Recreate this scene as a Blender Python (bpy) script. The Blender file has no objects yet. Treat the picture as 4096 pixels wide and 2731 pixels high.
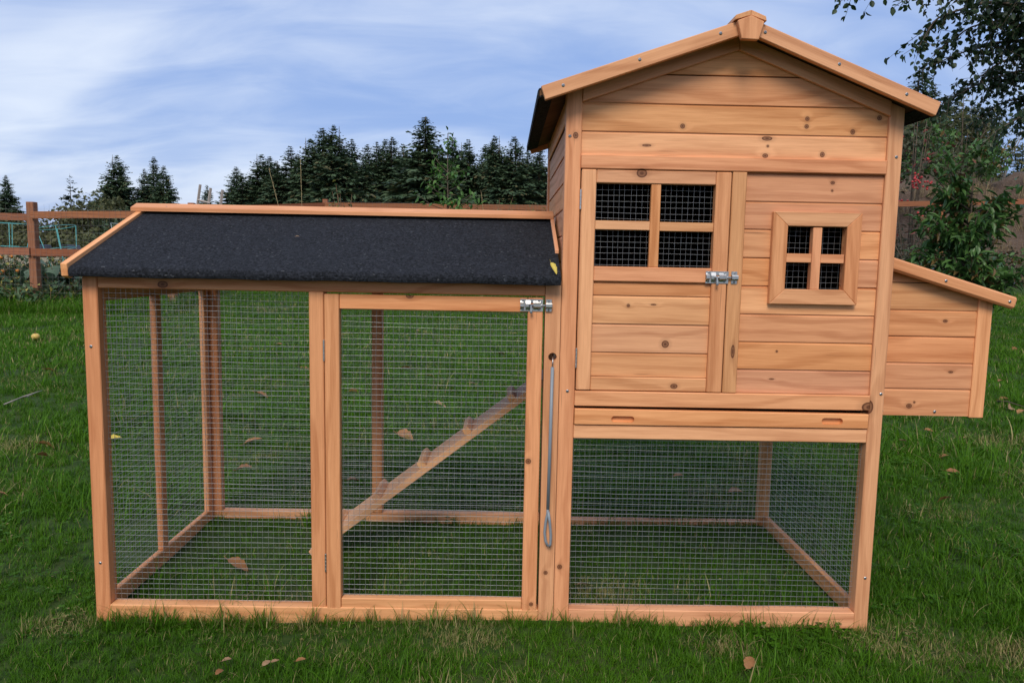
import bpy, bmesh, math, random
import numpy as np
from mathutils import Vector, Matrix

random.seed(11)
rng = np.random.default_rng(5)
R = math.radians
scene = bpy.context.scene
COL = scene.collection

# ------------------------------------------------------------------ camera
CAM = Vector((-0.12789, -1.64848, 0.82999))
cd = bpy.data.cameras.new('camera')
cam = bpy.data.objects.new('camera', cd)
COL.objects.link(cam)
scene.camera = cam
cd.sensor_width = 36.0
cd.lens = 26.175
cd.clip_start = 0.02
cd.clip_end = 3000
pitch, yaw, roll = 0.108996, 0.012446, 0.018790
fh = Vector((math.sin(yaw), math.cos(yaw), 0))
r0 = Vector((math.cos(yaw), -math.sin(yaw), 0))
fw = fh * math.cos(pitch) + Vector((0, 0, -math.sin(pitch)))
u0 = fh * math.sin(pitch) + Vector((0, 0, math.cos(pitch)))
right = r0 * math.cos(roll) + u0 * math.sin(roll)
up = -r0 * math.sin(roll) + u0 * math.cos(roll)
M = Matrix((right, up, -fw)).transposed().to_4x4()
M.translation = CAM
cam.matrix_world = M

# ------------------------------------------------------------------ sky, sun, exposure
SUN_EL, SUN_AZ = 43.0, 190.0      # degrees; azimuth clockwise from +Y, so the sun stands behind the camera
world = bpy.data.worlds.new('World')
scene.world = world
world.use_nodes = True


class NT:
    """small helper to write node trees"""
    def __init__(s, tree):
        s.t = tree
        s.n = tree.nodes
        s.l = tree.links

    def new(s, typ, **kw):
        nd = s.n.new(typ)
        for k, v in kw.items():
            setattr(nd, k, v)
        return nd

    def put(s, sock, v):
        if isinstance(v, bpy.types.NodeSocket):
            s.l.new(v, sock)
        elif v is not None:
            sock.default_value = v

    def math(s, op, a, b=None, c=None, clamp=False):
        nd = s.new('ShaderNodeMath', operation=op, use_clamp=clamp)
        s.put(nd.inputs[0], a)
        s.put(nd.inputs[1], b)
        if c is not None:
            s.put(nd.inputs[2], c)
        return nd.outputs[0]

    def vmath(s, op, a, b=None, scale=None):
        nd = s.new('ShaderNodeVectorMath', operation=op)
        s.put(nd.inputs[0], a)
        if b is not None:
            s.put(nd.inputs[1], b)
        if scale is not None:
            s.put(nd.inputs['Scale'], scale)
        return nd.outputs['Value'] if op in ('LENGTH', 'DOT_PRODUCT', 'DISTANCE') else nd.outputs[0]

    def noise(s, vec, scale=1.0, detail=3.0, rough=0.55, dist=0.0, dim='3D', w=None):
        nd = s.new('ShaderNodeTexNoise', noise_dimensions=dim)
        s.put(nd.inputs['Vector'], vec)
        nd.inputs['Scale'].default_value = scale
        nd.inputs['Detail'].default_value = detail
        nd.inputs['Roughness'].default_value = rough
        nd.inputs['Distortion'].default_value = dist
        if w is not None:
            s.put(nd.inputs['W'], w)
        return nd.outputs[0]

    def rng(s, v, a, b, c=0.0, d=1.0, smooth=False):
        nd = s.new('ShaderNodeMapRange', interpolation_type='SMOOTHSTEP' if smooth else 'LINEAR')
        s.put(nd.inputs[0], v)
        for i, q in enumerate((a, b, c, d)):
            s.put(nd.inputs[i + 1], q)
        return nd.outputs[0]

    def mix(s, f, a, b, typ='MIX'):
        nd = s.new('ShaderNodeMix', data_type='RGBA', blend_type=typ)
        s.put(nd.inputs[0], f)
        for sock, v in ((nd.inputs[6], a), (nd.inputs[7], b)):
            if isinstance(v, tuple):
                v = (v[0], v[1], v[2], 1.0)
            s.put(sock, v)
        return nd.outputs[2]

    def sep(s, v):
        nd = s.new('ShaderNodeSeparateXYZ')
        s.put(nd.inputs[0], v)
        return nd.outputs

    def comb(s, x, y, z):
        nd = s.new('ShaderNodeCombineXYZ')
        s.put(nd.inputs[0], x)
        s.put(nd.inputs[1], y)
        s.put(nd.inputs[2], z)
        return nd.outputs[0]


w = NT(world.node_tree)
w.n.clear()
wout = w.new('ShaderNodeOutputWorld')
bg = w.new('ShaderNodeBackground')
bg.inputs['Strength'].default_value = 0.10
w.l.new(bg.outputs[0], wout.inputs[0])
sky = w.new('ShaderNodeTexSky', sky_type='NISHITA', sun_disc=False)
sky.sun_elevation = R(SUN_EL)
sky.sun_rotation = R(SUN_AZ)
sky.air_density = 1.0
sky.dust_density = 2.0
tc = w.new('ShaderNodeTexCoord')
dx, dy, dz = w.sep(tc.outputs['Generated'])
den = w.math('ADD', w.math('MAXIMUM', dz, 0.0), 0.30)
cu = w.math('DIVIDE', dx, den)
cv = w.math('DIVIDE', dy, den)
cvec = w.comb(w.math('MULTIPLY', cu, 0.55), w.math('MULTIPLY', cv, 1.0), 0.37)
big = w.noise(w.vmath('ADD', cvec, (4.3, 1.7, 0.0)), 1.5, 2.5, 0.5, 0.7)
fine = w.noise(w.comb(w.math('MULTIPLY', cu, 0.6), w.math('MULTIPLY', cv, 1.5), 5.2), 4.0, 5.0, 0.55, 0.5)
cl = w.math('ADD', w.math('MULTIPLY', big, 0.74), w.math('MULTIPLY', fine, 0.42))
cl = w.rng(cl, 0.38, 0.82, 0.0, 1.0, True)
cloud = w.mix(cl, (1.62, 2.45, 4.60), (4.60, 5.05, 5.95))
skyc = w.mix(0.14, cloud, sky.outputs[0])
w.l.new(skyc, bg.inputs[0])

sd = bpy.data.lights.new('sun', 'SUN')
sun = bpy.data.objects.new('sun', sd)
COL.objects.link(sun)
sd.energy = 1.5
sd.angle = R(24)
sd.color = (1.0, 0.92, 0.78)
sdir = Vector((math.sin(R(SUN_AZ)) * math.cos(R(SUN_EL)), math.cos(R(SUN_AZ)) * math.cos(R(SUN_EL)), math.sin(R(SUN_EL))))
sun.rotation_euler = sdir.to_track_quat('Z', 'Y').to_euler()
sun.location = (0, -5, 8)

vs = scene.view_settings
vs.view_transform = 'Standard'
vs.look = 'None'
vs.exposure = 0.80
vs.gamma = 1.0
vs.use_curve_mapping = False
scene.cycles.use_denoising = True
scene.cycles.max_bounces = 5
scene.cycles.diffuse_bounces = 3
scene.cycles.transparent_max_bounces = 8

# ------------------------------------------------------------------ materials
MATS = {}


def new_mat(name):
    m = bpy.data.materials.new(name)
    m.use_nodes = True
    t = NT(m.node_tree)
    t.n.clear()
    out = t.new('ShaderNodeOutputMaterial')
    b = t.new('ShaderNodeBsdfPrincipled')
    t.l.new(b.outputs[0], out.inputs[0])
    return m, t, b, out


def wood_material(name, light, dark, knots=(), rough=0.55, contrast=1.0):
    """sawn softwood; attribute gr = (along the grain, across, through) in metres"""
    m, t, b, out = new_mat(name)
    at = t.new('ShaderNodeAttribute', attribute_name='gr')
    oi = t.new('ShaderNodeObjectInfo')
    rnd = oi.outputs['Random']
    ga, gb, gc = t.sep(at.outputs['Vector'])
    sh = t.math('MULTIPLY', rnd, 91.7)
    a = t.math('ADD', ga, sh)
    bb = t.math('ADD', gb, t.math('MULTIPLY', rnd, 37.3))
    field = t.noise(t.comb(t.math('MULTIPLY', a, 1.9), t.math('MULTIPLY', bb, 9.0), t.math('MULTIPLY', gc, 6.0)), 1.0, 2.0, 0.5, 0.3)
    ph = t.math('ADD', t.math('MULTIPLY', bb, 70.0), t.math('MULTIPLY', field, 9.0))
    warp = None
    kmask = None
    for (ka, kb, kr, asp) in knots:
        dv = t.vmath('MULTIPLY', t.vmath('SUBTRACT', t.comb(ga, gb, 0.0), (ka, kb, 0.0)), (1.0 / asp, 1.0, 0.0))
        d = t.math('DIVIDE', t.vmath('LENGTH', dv), kr)
        core = t.rng(d, 0.88, 1.08, 1.0, 0.0, True)
        ring = t.math('MULTIPLY', t.rng(d, 1.0, 2.2, 0.20, 0.0, True), 1.0)
        k = t.math('MAXIMUM', t.math('MULTIPLY', core, t.rng(t.math('SINE', t.math('MULTIPLY', d, 9.0)), -1, 1, 0.72, 1.0)), ring)
        kmask = k if kmask is None else t.math('MAXIMUM', kmask, k)
        wv = t.rng(d, 0.5, 5.0, 0.7, 0.0, True)
        warp = wv if warp is None else t.math('ADD', warp, wv)
    if warp is not None:
        ph = t.math('ADD', ph, warp)
    ring = t.math('SINE', t.math('MULTIPLY', ph, 2.2))
    ring = t.rng(ring, 0.1, 1.0, 0.0, 1.0, True)
    fine = t.noise(t.comb(t.math('MULTIPLY', a, 14.0), t.math('MULTIPLY', bb, 330.0), t.math('MULTIPLY', gc, 330.0)), 1.0, 2.0, 0.6)
    mott = t.noise(t.comb(t.math('MULTIPLY', a, 3.6), t.math('MULTIPLY', bb, 75.0), t.math('MULTIPLY', gc, 75.0)), 1.0, 3.0, 0.6)
    f = t.math('ADD', t.math('MULTIPLY', ring, 0.34 * contrast), t.math('MULTIPLY', t.rng(mott, 0.3, 0.7), 0.44 * contrast))
    f = t.math('ADD', f, t.math('MULTIPLY', t.rng(fine, 0.3, 0.75), 0.34 * contrast), clamp=True)
    c = t.mix(f, light, dark)
    # each board has its own tone
    hsv = t.new('ShaderNodeHueSaturation')
    hsv.inputs['Hue'].default_value = 0.5
    t.put(hsv.inputs['Hue'], t.rng(t.math('FRACT', t.math('MULTIPLY', rnd, 7.31)), 0, 1, 0.4950, 0.5055))
    t.put(hsv.inputs['Saturation'], t.rng(t.math('FRACT', t.math('MULTIPLY', rnd, 17.9)), 0, 1, 0.95, 1.05))
    t.put(hsv.inputs['Value'], t.rng(t.math('FRACT', t.math('MULTIPLY', rnd, 3.77)), 0, 1, 0.85, 1.09))
    t.put(hsv.inputs['Color'], c)
    c = hsv.outputs[0]
    # thin dark checks and specks
    chk = t.noise(t.comb(t.math('MULTIPLY', a, 9.0), t.math('MULTIPLY', bb, 240.0), 3.0), 1.0, 1.0, 0.4)
    c = t.mix(t.rng(chk, 0.73, 0.80, 0.0, 0.55), c, (0.16, 0.06, 0.025))
    if kmask is not None:
        c = t.mix(kmask, c, (0.115, 0.036, 0.013))
    t.put(b.inputs['Base Color'], c)
    t.put(b.inputs['Roughness'], t.rng(f, 0, 1, rough - 0.06, rough + 0.1))
    b.inputs['Specular IOR Level'].default_value = 0.35
    bump = t.new('ShaderNodeBump')
    bump.inputs['Strength'].default_value = 0.25
    bump.inputs['Distance'].default_value = 0.0008
    t.put(bump.inputs['Height'], t.math('ADD', fine, t.math('MULTIPLY', ring, 0.5)))
    t.l.new(bump.outputs[0], b.inputs['Normal'])
    return m


CEDAR_L, CEDAR_D = (0.87, 0.415, 0.192), (0.54, 0.210, 0.082)
MATS['cedar'] = wood_material('stained_cedar', CEDAR_L, CEDAR_D)
MATS['ramp'] = wood_material('bare_ramp_wood', (0.86, 0.48, 0.24), (0.58, 0.29, 0.13))
MATS['fence'] = wood_material('red_brown_fence_wood', (0.36, 0.135, 0.062), (0.19, 0.062, 0.030), rough=0.7)
MATS['greywood'] = wood_material('weathered_grey_wood', (0.42, 0.36, 0.32), (0.26, 0.22, 0.19), rough=0.8)
MATS['inside'] = wood_material('shaded_inside_board', (0.20, 0.10, 0.05), (0.12, 0.055, 0.025), rough=0.8)  # cedar tone darkened so the interior reads as shaded


def simple(name, col, rough=0.6, metal=0.0, var=0.0, scale=60.0, spec=0.5, bump=0.0):
    m, t, b, out = new_mat(name)
    if var:
        g = t.new('ShaderNodeNewGeometry')
        n = t.noise(g.outputs['Position'], scale, 3.0, 0.6)
        lo = tuple(c * (1 - var) for c in col)
        hi = tuple(min(1, c * (1 + var)) for c in col)
        t.put(b.inputs['Base Color'], t.mix(t.rng(n, 0.3, 0.7), lo, hi))
        if bump:
            bp = t.new('ShaderNodeBump')
            bp.inputs['Strength'].default_value = 0.6
            bp.inputs['Distance'].default_value = bump
            t.put(bp.inputs['Height'], n)
            t.l.new(bp.outputs[0], b.inputs['Normal'])
    else:
        b.inputs['Base Color'].default_value = (*col, 1)
    b.inputs['Roughness'].default_value = rough
    b.inputs['Metallic'].default_value = metal
    b.inputs['Specular IOR Level'].default_value = spec
    MATS[name] = m
    return m


simple('zinc', (0.56, 0.55, 0.53), 0.36, 1.0, 0.12, 200)
simple('screw_zinc', (0.42, 0.44, 0.45), 0.38, 1.0)
simple('screw_slot', (0.10, 0.10, 0.10), 0.6, 0.6)
simple('brass', (0.30, 0.24, 0.14), 0.4, 1.0, 0.2, 300)
simple('wire', (0.42, 0.43, 0.44), 0.36, 0.65)
simple('old_wire', (0.20, 0.19, 0.18), 0.6, 0.4)
simple('rod_grey', (0.22, 0.25, 0.28), 0.45, 0.0)
simple('interior_shade', (0.022, 0.016, 0.012), 0.9, 0, 0.2, 30, 0.1)  # near-black that stands for the shade inside the house
simple('hole_dark', (0.03, 0.015, 0.008), 0.9)
simple('turquoise', (0.10, 0.42, 0.42), 0.5)
simple('pale_wire', (0.35, 0.42, 0.42), 0.5)
simple('stone', (0.30, 0.30, 0.30), 0.9, 0, 0.35, 18, 0.3, 0.01)
simple('bark', (0.10, 0.075, 0.055), 0.9, 0, 0.4, 20, 0.2, 0.01)
simple('pale_bark', (0.30, 0.27, 0.24), 0.85, 0, 0.4, 14, 0.2, 0.005)
simple('yellow_fruit', (0.60, 0.40, 0.09), 0.45, 0, 0.15, 30)
simple('apple_stem', (0.12, 0.07, 0.03), 0.8)
simple('orange_fruit', (0.62, 0.22, 0.03), 0.4)
simple('red_berry', (0.42, 0.03, 0.03), 0.4)
simple('house_roof_grey', (0.035, 0.038, 0.045), 0.8, 0, 0.25, 2)
simple('house_wall_tan', (0.30, 0.19, 0.11), 0.85, 0, 0.15, 1)
simple('glass_dark', (0.03, 0.035, 0.04), 0.15)
simple('red_earth', (0.24, 0.085, 0.05), 0.95, 0, 0.35, 0.8, 0.1, 0.05)
simple('car_dark', (0.02, 0.022, 0.025), 0.3, 0.0)
simple('tyre', (0.015, 0.015, 0.015), 0.8)
simple('straw', (0.42, 0.32, 0.16), 0.8, 0, 0.2, 40)

# felt: black mineral-faced roofing
m, t, b, out = new_mat('roofing_felt')
g = t.new('ShaderNodeNewGeometry')
v = t.new('ShaderNodeTexVoronoi')
v.inputs['Scale'].default_value = 260
t.put(v.inputs['Vector'], g.outputs['Position'])
n1 = t.noise(g.outputs['Position'], 900, 2, 0.6)
n2 = t.noise(g.outputs['Position'], 9, 3, 0.5)
n3 = t.noise(g.outputs['Position'], 120, 2, 0.5)
hs = t.sep(v.outputs['Color'])[0]
c = t.mix(t.rng(hs, 0.1, 0.95), (0.003, 0.0035, 0.005), (0.040, 0.044, 0.056))
c = t.mix(t.rng(n3, 0.35, 0.7, 0.0, 0.55), c, (0.008, 0.009, 0.012))
c = t.mix(t.rng(n2, 0.3, 0.7, 0.0, 0.35), c, (0.020, 0.023, 0.031))
c = t.mix(t.rng(hs, 0.985, 0.996), c, (0.075, 0.078, 0.085))
t.put(b.inputs['Base Color'], c)
b.inputs['Roughness'].default_value = 0.9
b.inputs['Specular IOR Level'].default_value = 0.25
bp = t.new('ShaderNodeBump')
bp.inputs['Strength'].default_value = 0.9
bp.inputs['Distance'].default_value = 0.0032
t.put(bp.inputs['Height'], t.math('ADD', n1, t.math('ADD', hs, n3)))
t.l.new(bp.outputs[0], b.inputs['Normal'])
MATS['felt'] = m


def leaf_material(name, c1, c2, c3=None, trans=0.25, rough=0.5, per_face=True, scale=4.0):
    """foliage: colour varies from leaf to leaf (attribute lr) and in drifts"""
    m, t, b, out = new_mat(name)
    at = t.new('ShaderNodeAttribute', attribute_name='lr')
    lr = at.outputs['Fac']
    g = t.new('ShaderNodeNewGeometry')
    n = t.noise(g.outputs['Position'], scale, 2, 0.5)
    f = t.math('ADD', t.math('MULTIPLY', lr, 0.65), t.math('MULTIPLY', t.rng(n, 0.3, 0.7), 0.35))
    c = t.mix(f, c1, c2)
    if c3:
        c = t.mix(t.rng(t.math('FRACT', t.math('MULTIPLY', lr, 13.7)), 0.88, 0.90), c, c3)
    t.put(b.inputs['Base Color'], c)
    b.inputs['Roughness'].default_value = rough
    b.inputs['Specular IOR Level'].default_value = 0.35
    if trans:
        tr = t.new('ShaderNodeBsdfTranslucent')
        t.put(tr.inputs[0], c)
        mx = t.new('ShaderNodeMixShader')
        mx.inputs[0].default_value = trans
        t.l.new(b.outputs[0], mx.inputs[1])
        t.l.new(tr.outputs[0], mx.inputs[2])
        t.l.new(mx.outputs[0], out.inputs[0])
    MATS[name] = m
    return m


leaf_material('conifer_green', (0.034, 0.070, 0.038), (0.078, 0.120, 0.055), (0.110, 0.100, 0.045), 0.10, 0.7, scale=0.3)
leaf_material('conifer_black', (0.022, 0.042, 0.030), (0.042, 0.066, 0.040), None, 0.10, 0.7, scale=0.3)
leaf_material('olive_leaf', (0.055, 0.075, 0.030), (0.12, 0.115, 0.045), None, 0.2, 0.7, scale=0.4)
leaf_material('birch_leaf', (0.020, 0.040, 0.016), (0.040, 0.072, 0.026), None, 0.22, 0.45, scale=2)
leaf_material('cherry_leaf', (0.035, 0.095, 0.022), (0.095, 0.19, 0.045), (0.14, 0.09, 0.03), 0.2, 0.4, scale=3)
leaf_material('sapling_leaf', (0.045, 0.12, 0.022), (0.11, 0.23, 0.045), None, 0.25, 0.45, scale=3)
leaf_material('garden_leaf', (0.035, 0.075, 0.030), (0.080, 0.14, 0.055), (0.34, 0.30, 0.07), 0.2, 0.5, scale=3)
leaf_material('squash_leaf', (0.06, 0.11, 0.06), (0.14, 0.20, 0.13), None, 0.2, 0.6, scale=6)
leaf_material('berry_leaf', (0.030, 0.045, 0.022), (0.075, 0.070, 0.035), (0.16, 0.04, 0.03), 0.2, 0.6, scale=2)
leaf_material('dry_leaf', (0.20, 0.085, 0.030), (0.36, 0.17, 0.065), None, 0.1, 0.6, scale=60)
leaf_material('tan_leaf', (0.26, 0.15, 0.08), (0.40, 0.25, 0.14), None, 0.1, 0.6, scale=60)
leaf_material('pink_leaf', (0.45, 0.16, 0.15), (0.55, 0.24, 0.21), None, 0.1, 0.6, scale=60)
leaf_material('yellow_leaf', (0.62, 0.46, 0.05), (0.70, 0.55, 0.12), None, 0.2, 0.5, scale=60)
leaf_material('straw_leaf', (0.16, 0.12, 0.06), (0.34, 0.26, 0.14), None, 0.1, 0.7, scale=2)

# grass blades: greens that drift over the lawn, straw in dry patches
m, t, b, out = new_mat('grass_blade')
g = t.new('ShaderNodeNewGeometry')
oi = t.new('ShaderNodeObjectInfo')
at = t.new('ShaderNodeAttribute', attribute_name='lr')
rnd = oi.outputs['Random']
pos = g.outputs['Position']
drift = t.noise(pos, 1.1, 3, 0.55)
patch = t.noise(t.vmath('ADD', pos, (3.1, 7.7, 0.0)), 1.9, 3, 0.6, 0.4)
f = t.math('ADD', t.math('MULTIPLY', at.outputs['Fac'], 0.45), t.math('ADD', t.math('MULTIPLY', rnd, 0.25), t.math('MULTIPLY', t.rng(drift, 0.3, 0.7), 0.3)))
c = t.mix(f, (0.019, 0.068, 0.003), (0.096, 0.228, 0.010))
dry = t.rng(patch, 0.54, 0.74, 0.035, 0.40)
for bx_, by_, br_ in ((.80, -.06, .17), (1.02, -.12, .14), (1.36, .82, .16), (-.20, -.08, .14), (-.34, .02, .10), (-1.12, -.03, .10), (.13, .16, .16), (.36, -.10, .10), (3.4, 5.6, .8), (-2.3, 1.5, .3), (2.3, 1.9, .35)):
    dd = t.vmath('LENGTH', t.vmath('MULTIPLY', t.vmath('SUBTRACT', pos, (bx_, by_, 0.0)), (1.0, 1.25, 0.0)))
    dry = t.math('MAXIMUM', dry, t.math('MULTIPLY', t.rng(dd, br_ * .25, br_ * 1.2, 0.60, 0.0, True), t.rng(patch, 0.3, 0.55, 0.35, 1.0)))
isdry = t.math('LESS_THAN', t.math('FRACT', t.math('ADD', t.math('MULTIPLY', at.outputs['Fac'], 7.3), t.math('MULTIPLY', rnd, 3.0))), dry)
c = t.mix(isdry, c, t.mix(at.outputs['Fac'], (0.20, 0.17, 0.06), (0.44, 0.37, 0.17)))
t.put(b.inputs['Base Color'], c)
b.inputs['Roughness'].default_value = 0.5
b.inputs['Specular IOR Level'].default_value = 0.12
tr = t.new('ShaderNodeBsdfTranslucent')
t.put(tr.inputs[0], c)
mx = t.new('ShaderNodeMixShader')
mx.inputs[0].default_value = 0.25
t.l.new(b.outputs[0], mx.inputs[1])
t.l.new(tr.outputs[0], mx.inputs[2])
t.l.new(mx.outputs[0], out.inputs[0])
MATS['grass'] = m

# ground sheet: soil under the lawn, pale field beyond the fence
m, t, b, out = new_mat('ground_soil')
g = t.new('ShaderNodeNewGeometry')
pos = g.outputs['Position']
px, py, pz = t.sep(pos)
n1 = t.noise(pos, 1.6, 4, 0.6)
n2 = t.noise(pos, 40, 3, 0.6)
n3 = t.noise(pos, 0.12, 3, 0.5)
soil = t.mix(t.rng(n2, 0.3, 0.7), (0.018, 0.045, 0.008), (0.048, 0.075, 0.016))
soil = t.mix(t.rng(n1, 0.58, 0.75, 0.0, 0.6), soil, (0.085, 0.070, 0.035))
field = t.mix(t.rng(n3, 0.35, 0.65), (0.30, 0.235, 0.15), (0.20, 0.18, 0.10))
edge = t.math('ADD', py, t.math('MULTIPLY', t.rng(n1, 0, 1, -0.8, 0.8), 1.0))
lim = t.rng(px, -6.0, -3.0, 13.2, 15.0)
c = t.mix(t.math('GREATER_THAN', edge, lim), soil, field)
t.put(b.inputs['Base Color'], c)
b.inputs['Roughness'].default_value = 0.95
b.inputs['Specular IOR Level'].default_value = 0.15
MATS['ground'] = m

m, t, b, out = new_mat('bank_earth')
g = t.new('ShaderNodeNewGeometry')
n1 = t.noise(g.outputs['Position'], 0.9, 5, 0.65)
n2 = t.noise(g.outputs['Position'], 9, 4, 0.6)
c = t.mix(t.rng(n1, 0.35, 0.65), (0.060, 0.036, 0.025), (0.120, 0.078, 0.052))
c = t.mix(t.rng(n2, 0.55, 0.8, 0.0, 0.5), c, (0.20, 0.15, 0.11))
t.put(b.inputs['Base Color'], c)
b.inputs['Roughness'].default_value = 0.95
bp = t.new('ShaderNodeBump')
bp.inputs['Distance'].default_value = 0.12
t.put(bp.inputs['Height'], n2)
t.l.new(bp.outputs[0], b.inputs['Normal'])
MATS['bank'] = m


# ------------------------------------------------------------------ object helpers
def wloc(o):
    p = Vector((0, 0, 0))
    while o is not None:
        p += o.location
        o = o.parent
    return p


def empty(name, loc=(0, 0, 0), parent=None):
    o = bpy.data.objects.new(name, None)
    o.empty_display_size = 0.05
    COL.objects.link(o)
    o.parent = parent
    o.location = Vector(loc) - (wloc(parent) if parent else Vector((0, 0, 0)))
    return o


def tag(o, label=None, cat=None, group=None, kind=None):
    if label:
        o['label'] = label
    if cat:
        o['category'] = cat
    if group:
        o['group'] = group
    if kind:
        o['kind'] = kind
    return o


def mesh_obj(name, verts, faces, mat, parent=None, gr=None, lr=None, smooth=False, centre=True, loc=None):
    """verts in world space; the object's origin is put at their centre (or loc)"""
    V = np.asarray(verts, dtype=np.float64).reshape(-1, 3)
    if loc is not None:
        c = np.array(loc, float)
    elif centre:
        c = (V.min(0) + V.max(0)) / 2
    else:
        c = np.zeros(3)
    me = bpy.data.meshes.new(name)
    if isinstance(faces, np.ndarray):
        n, k = faces.shape
        me.vertices.add(len(V))
        me.vertices.foreach_set('co', (V - c).astype(np.float32).ravel())
        me.loops.add(n * k)
        me.loops.foreach_set('vertex_index', faces.astype(np.int32).ravel())
        me.polygons.add(n)
        me.polygons.foreach_set('loop_start', np.arange(0, n * k, k, dtype=np.int32))
        me.update(calc_edges=True)
    else:
        me.from_pydata((V - c).tolist(), [], faces)
        me.update()
    if gr is not None:
        a = me.attributes.new('gr', 'FLOAT_VECTOR', 'POINT')
        a.data.foreach_set('vector', np.asarray(gr, np.float32).ravel())
    if lr is not None:
        a = me.attributes.new('lr', 'FLOAT', 'POINT')
        a.data.foreach_set('value', np.asarray(lr, np.float32).ravel())
    if smooth:
        me.polygons.foreach_set('use_smooth', np.ones(len(me.polygons), bool))
    me.materials.append(MATS[mat] if isinstance(mat, str) else mat)
    o = bpy.data.objects.new(name, me)
    COL.objects.link(o)
    o.parent = parent
    o.location = Vector(c) - (wloc(parent) if parent else Vector((0, 0, 0)))
    return o


def bm_arrays(bm):
    bm.verts.index_update()
    V = np.array([v.co[:] for v in bm.verts])
    F = [[v.index for v in f.verts] for f in bm.faces]
    return V, F


# knots seen on the front of the coop: x, z, radius, stretch along the grain
KNOTS = [(0.2545, 1.1253, .0055, 1.0), (0.5255, 1.1465, .005, 1.0), (0.525, 1.130, .005, 1.0), (0.6265, 1.1206, .006, 0.9), (0.683, 1.1515, .0055, 1.0),
         (0.440, 1.103, .005, 2.4), (0.4425, 1.0867, .003, 1.0), (0.438, 1.066, .005, 1.3), (0.563, 1.071, .006, 0.9), (0.178, 1.083, .003, 3.5),
         (0.168, 1.0225, .010, 1.2), (0.590, 1.011, .004, 1.3), (0.590, 0.994, .0028, 1.0), (0.150, 0.734, .004, 1.0), (0.206, 0.737, .0022, 3.0),
         (0.236, 0.649, .0085, 1.0), (0.258, 0.555, .006, 1.4), (0.488, 0.637, .0028, 1.0), (0.480, 0.574, .002, 3.0), (-0.0655, 0.378, .0065, 1.0),
         (-0.878, 0.762, .008, 1.5), (0.022, 1.100, .006, 1.2), (0.386, 0.636, .0045, 3.5), (-0.335, 0.747, .006, 1.5), (0.700, 0.515, .012, 1.4),
         (-0.052, 0.040, .005, 1.0), (0.012, 0.130, .006, 1.0), (-0.020, 0.115, .005, 1.0)]
KNOTS_NEST = [(0.913, 0.706, .004, 1.5), (0.843, 0.502, .006, 1.2), (0.855, 0.511, .003, 1.0), (0.936, 0.585, .003, 2.0)]
_kid = [0]


def wood_for(x0, x1, z0, z1, axis, kn=KNOTS):
    ks = [(x, z, r, s) if axis == 'x' else (z, x, r, s) for x, z, r, s in kn if x0 - r < x < x1 + r and z0 - r < z < z1 + r]
    if not ks:
        return MATS['cedar']
    _kid[0] += 1
    return wood_material('stained_cedar_knotted', CEDAR_L, CEDAR_D, ks)


def grain(V, axis):
    if axis == 'x':
        return V[:, [0, 2, 1]]
    if axis == 'z':
        return V[:, [2, 0, 1]]
    return V[:, [1, 2, 0]]


def board(name, parent, x0, x1, y0, y1, z0, z1, axis='x', mat=None, bev=0.0018, kn=None, ends=True):
    """squared timber with eased edges"""
    bm = bmesh.new()
    bmesh.ops.create_cube(bm, size=1.0)
    bmesh.ops.scale(bm, vec=(x1 - x0, y1 - y0, z1 - z0), verts=bm.verts)
    bmesh.ops.translate(bm, vec=((x0 + x1) / 2, (y0 + y1) / 2, (z0 + z1) / 2), verts=bm.verts)
    if bev:
        bmesh.ops.bevel(bm, geom=list(bm.edges), offset=bev, segments=1, affect='EDGES')
    V, F = bm_arrays(bm)
    bm.free()
    if mat is None:
        mat = wood_for(x0, x1, z0, z1, axis, kn) if kn else MATS['cedar']
    return mesh_obj(name, V, F, mat, parent, gr=grain(V, axis))


def prism(name, parent, prof, ext, a0, a1, grain_axis=None, mat='cedar', bev=0.0, grfun=None, smooth=False):
    """profile (list of 2-D points) pushed along an axis. ext 'x': prof=(y,z); 'y': prof=(x,z); 'z': prof=(x,y)"""
    bm = bmesh.new()
    def P(q, a):
        return {'x': (a, q[0], q[1]), 'y': (q[0], a, q[1]), 'z': (q[0], q[1], a)}[ext]
    lo = [bm.verts.new(P(q, a0)) for q in prof]
    hi = [bm.verts.new(P(q, a1)) for q in prof]
    n = len(prof)
    bm.faces.new(lo)
    bm.faces.new(hi[::-1])
    for i in range(n):
        bm.faces.new((lo[i], hi[i], hi[(i + 1) % n], lo[(i + 1) % n]))
    bmesh.ops.recalc_face_normals(bm, faces=bm.faces)
    if bev:
        bmesh.ops.bevel(bm, geom=list(bm.edges), offset=bev, segments=1, affect='EDGES')
    V, F = bm_arrays(bm)
    bm.free()
    gr = grfun(V) if grfun else grain(V, grain_axis or ext)
    return mesh_obj(name, V, F, mat, parent, gr=gr, smooth=smooth)


def slope_gr(ax, p0, p1):
    """grain running along a sloping line in the xz ('y') or yz ('x') plane"""
    d = np.array(p1, float) - np.array(p0, float)
    d /= np.linalg.norm(d)
    nrm = np.array([-d[1], d[0]])
    def f(V):
        q = V[:, [0, 2]] if ax == 'y' else V[:, [1, 2]]
        o = V[:, 1] if ax == 'y' else V[:, 0]
        return np.stack([q @ d, q @ nrm, o], 1)
    return f


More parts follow.
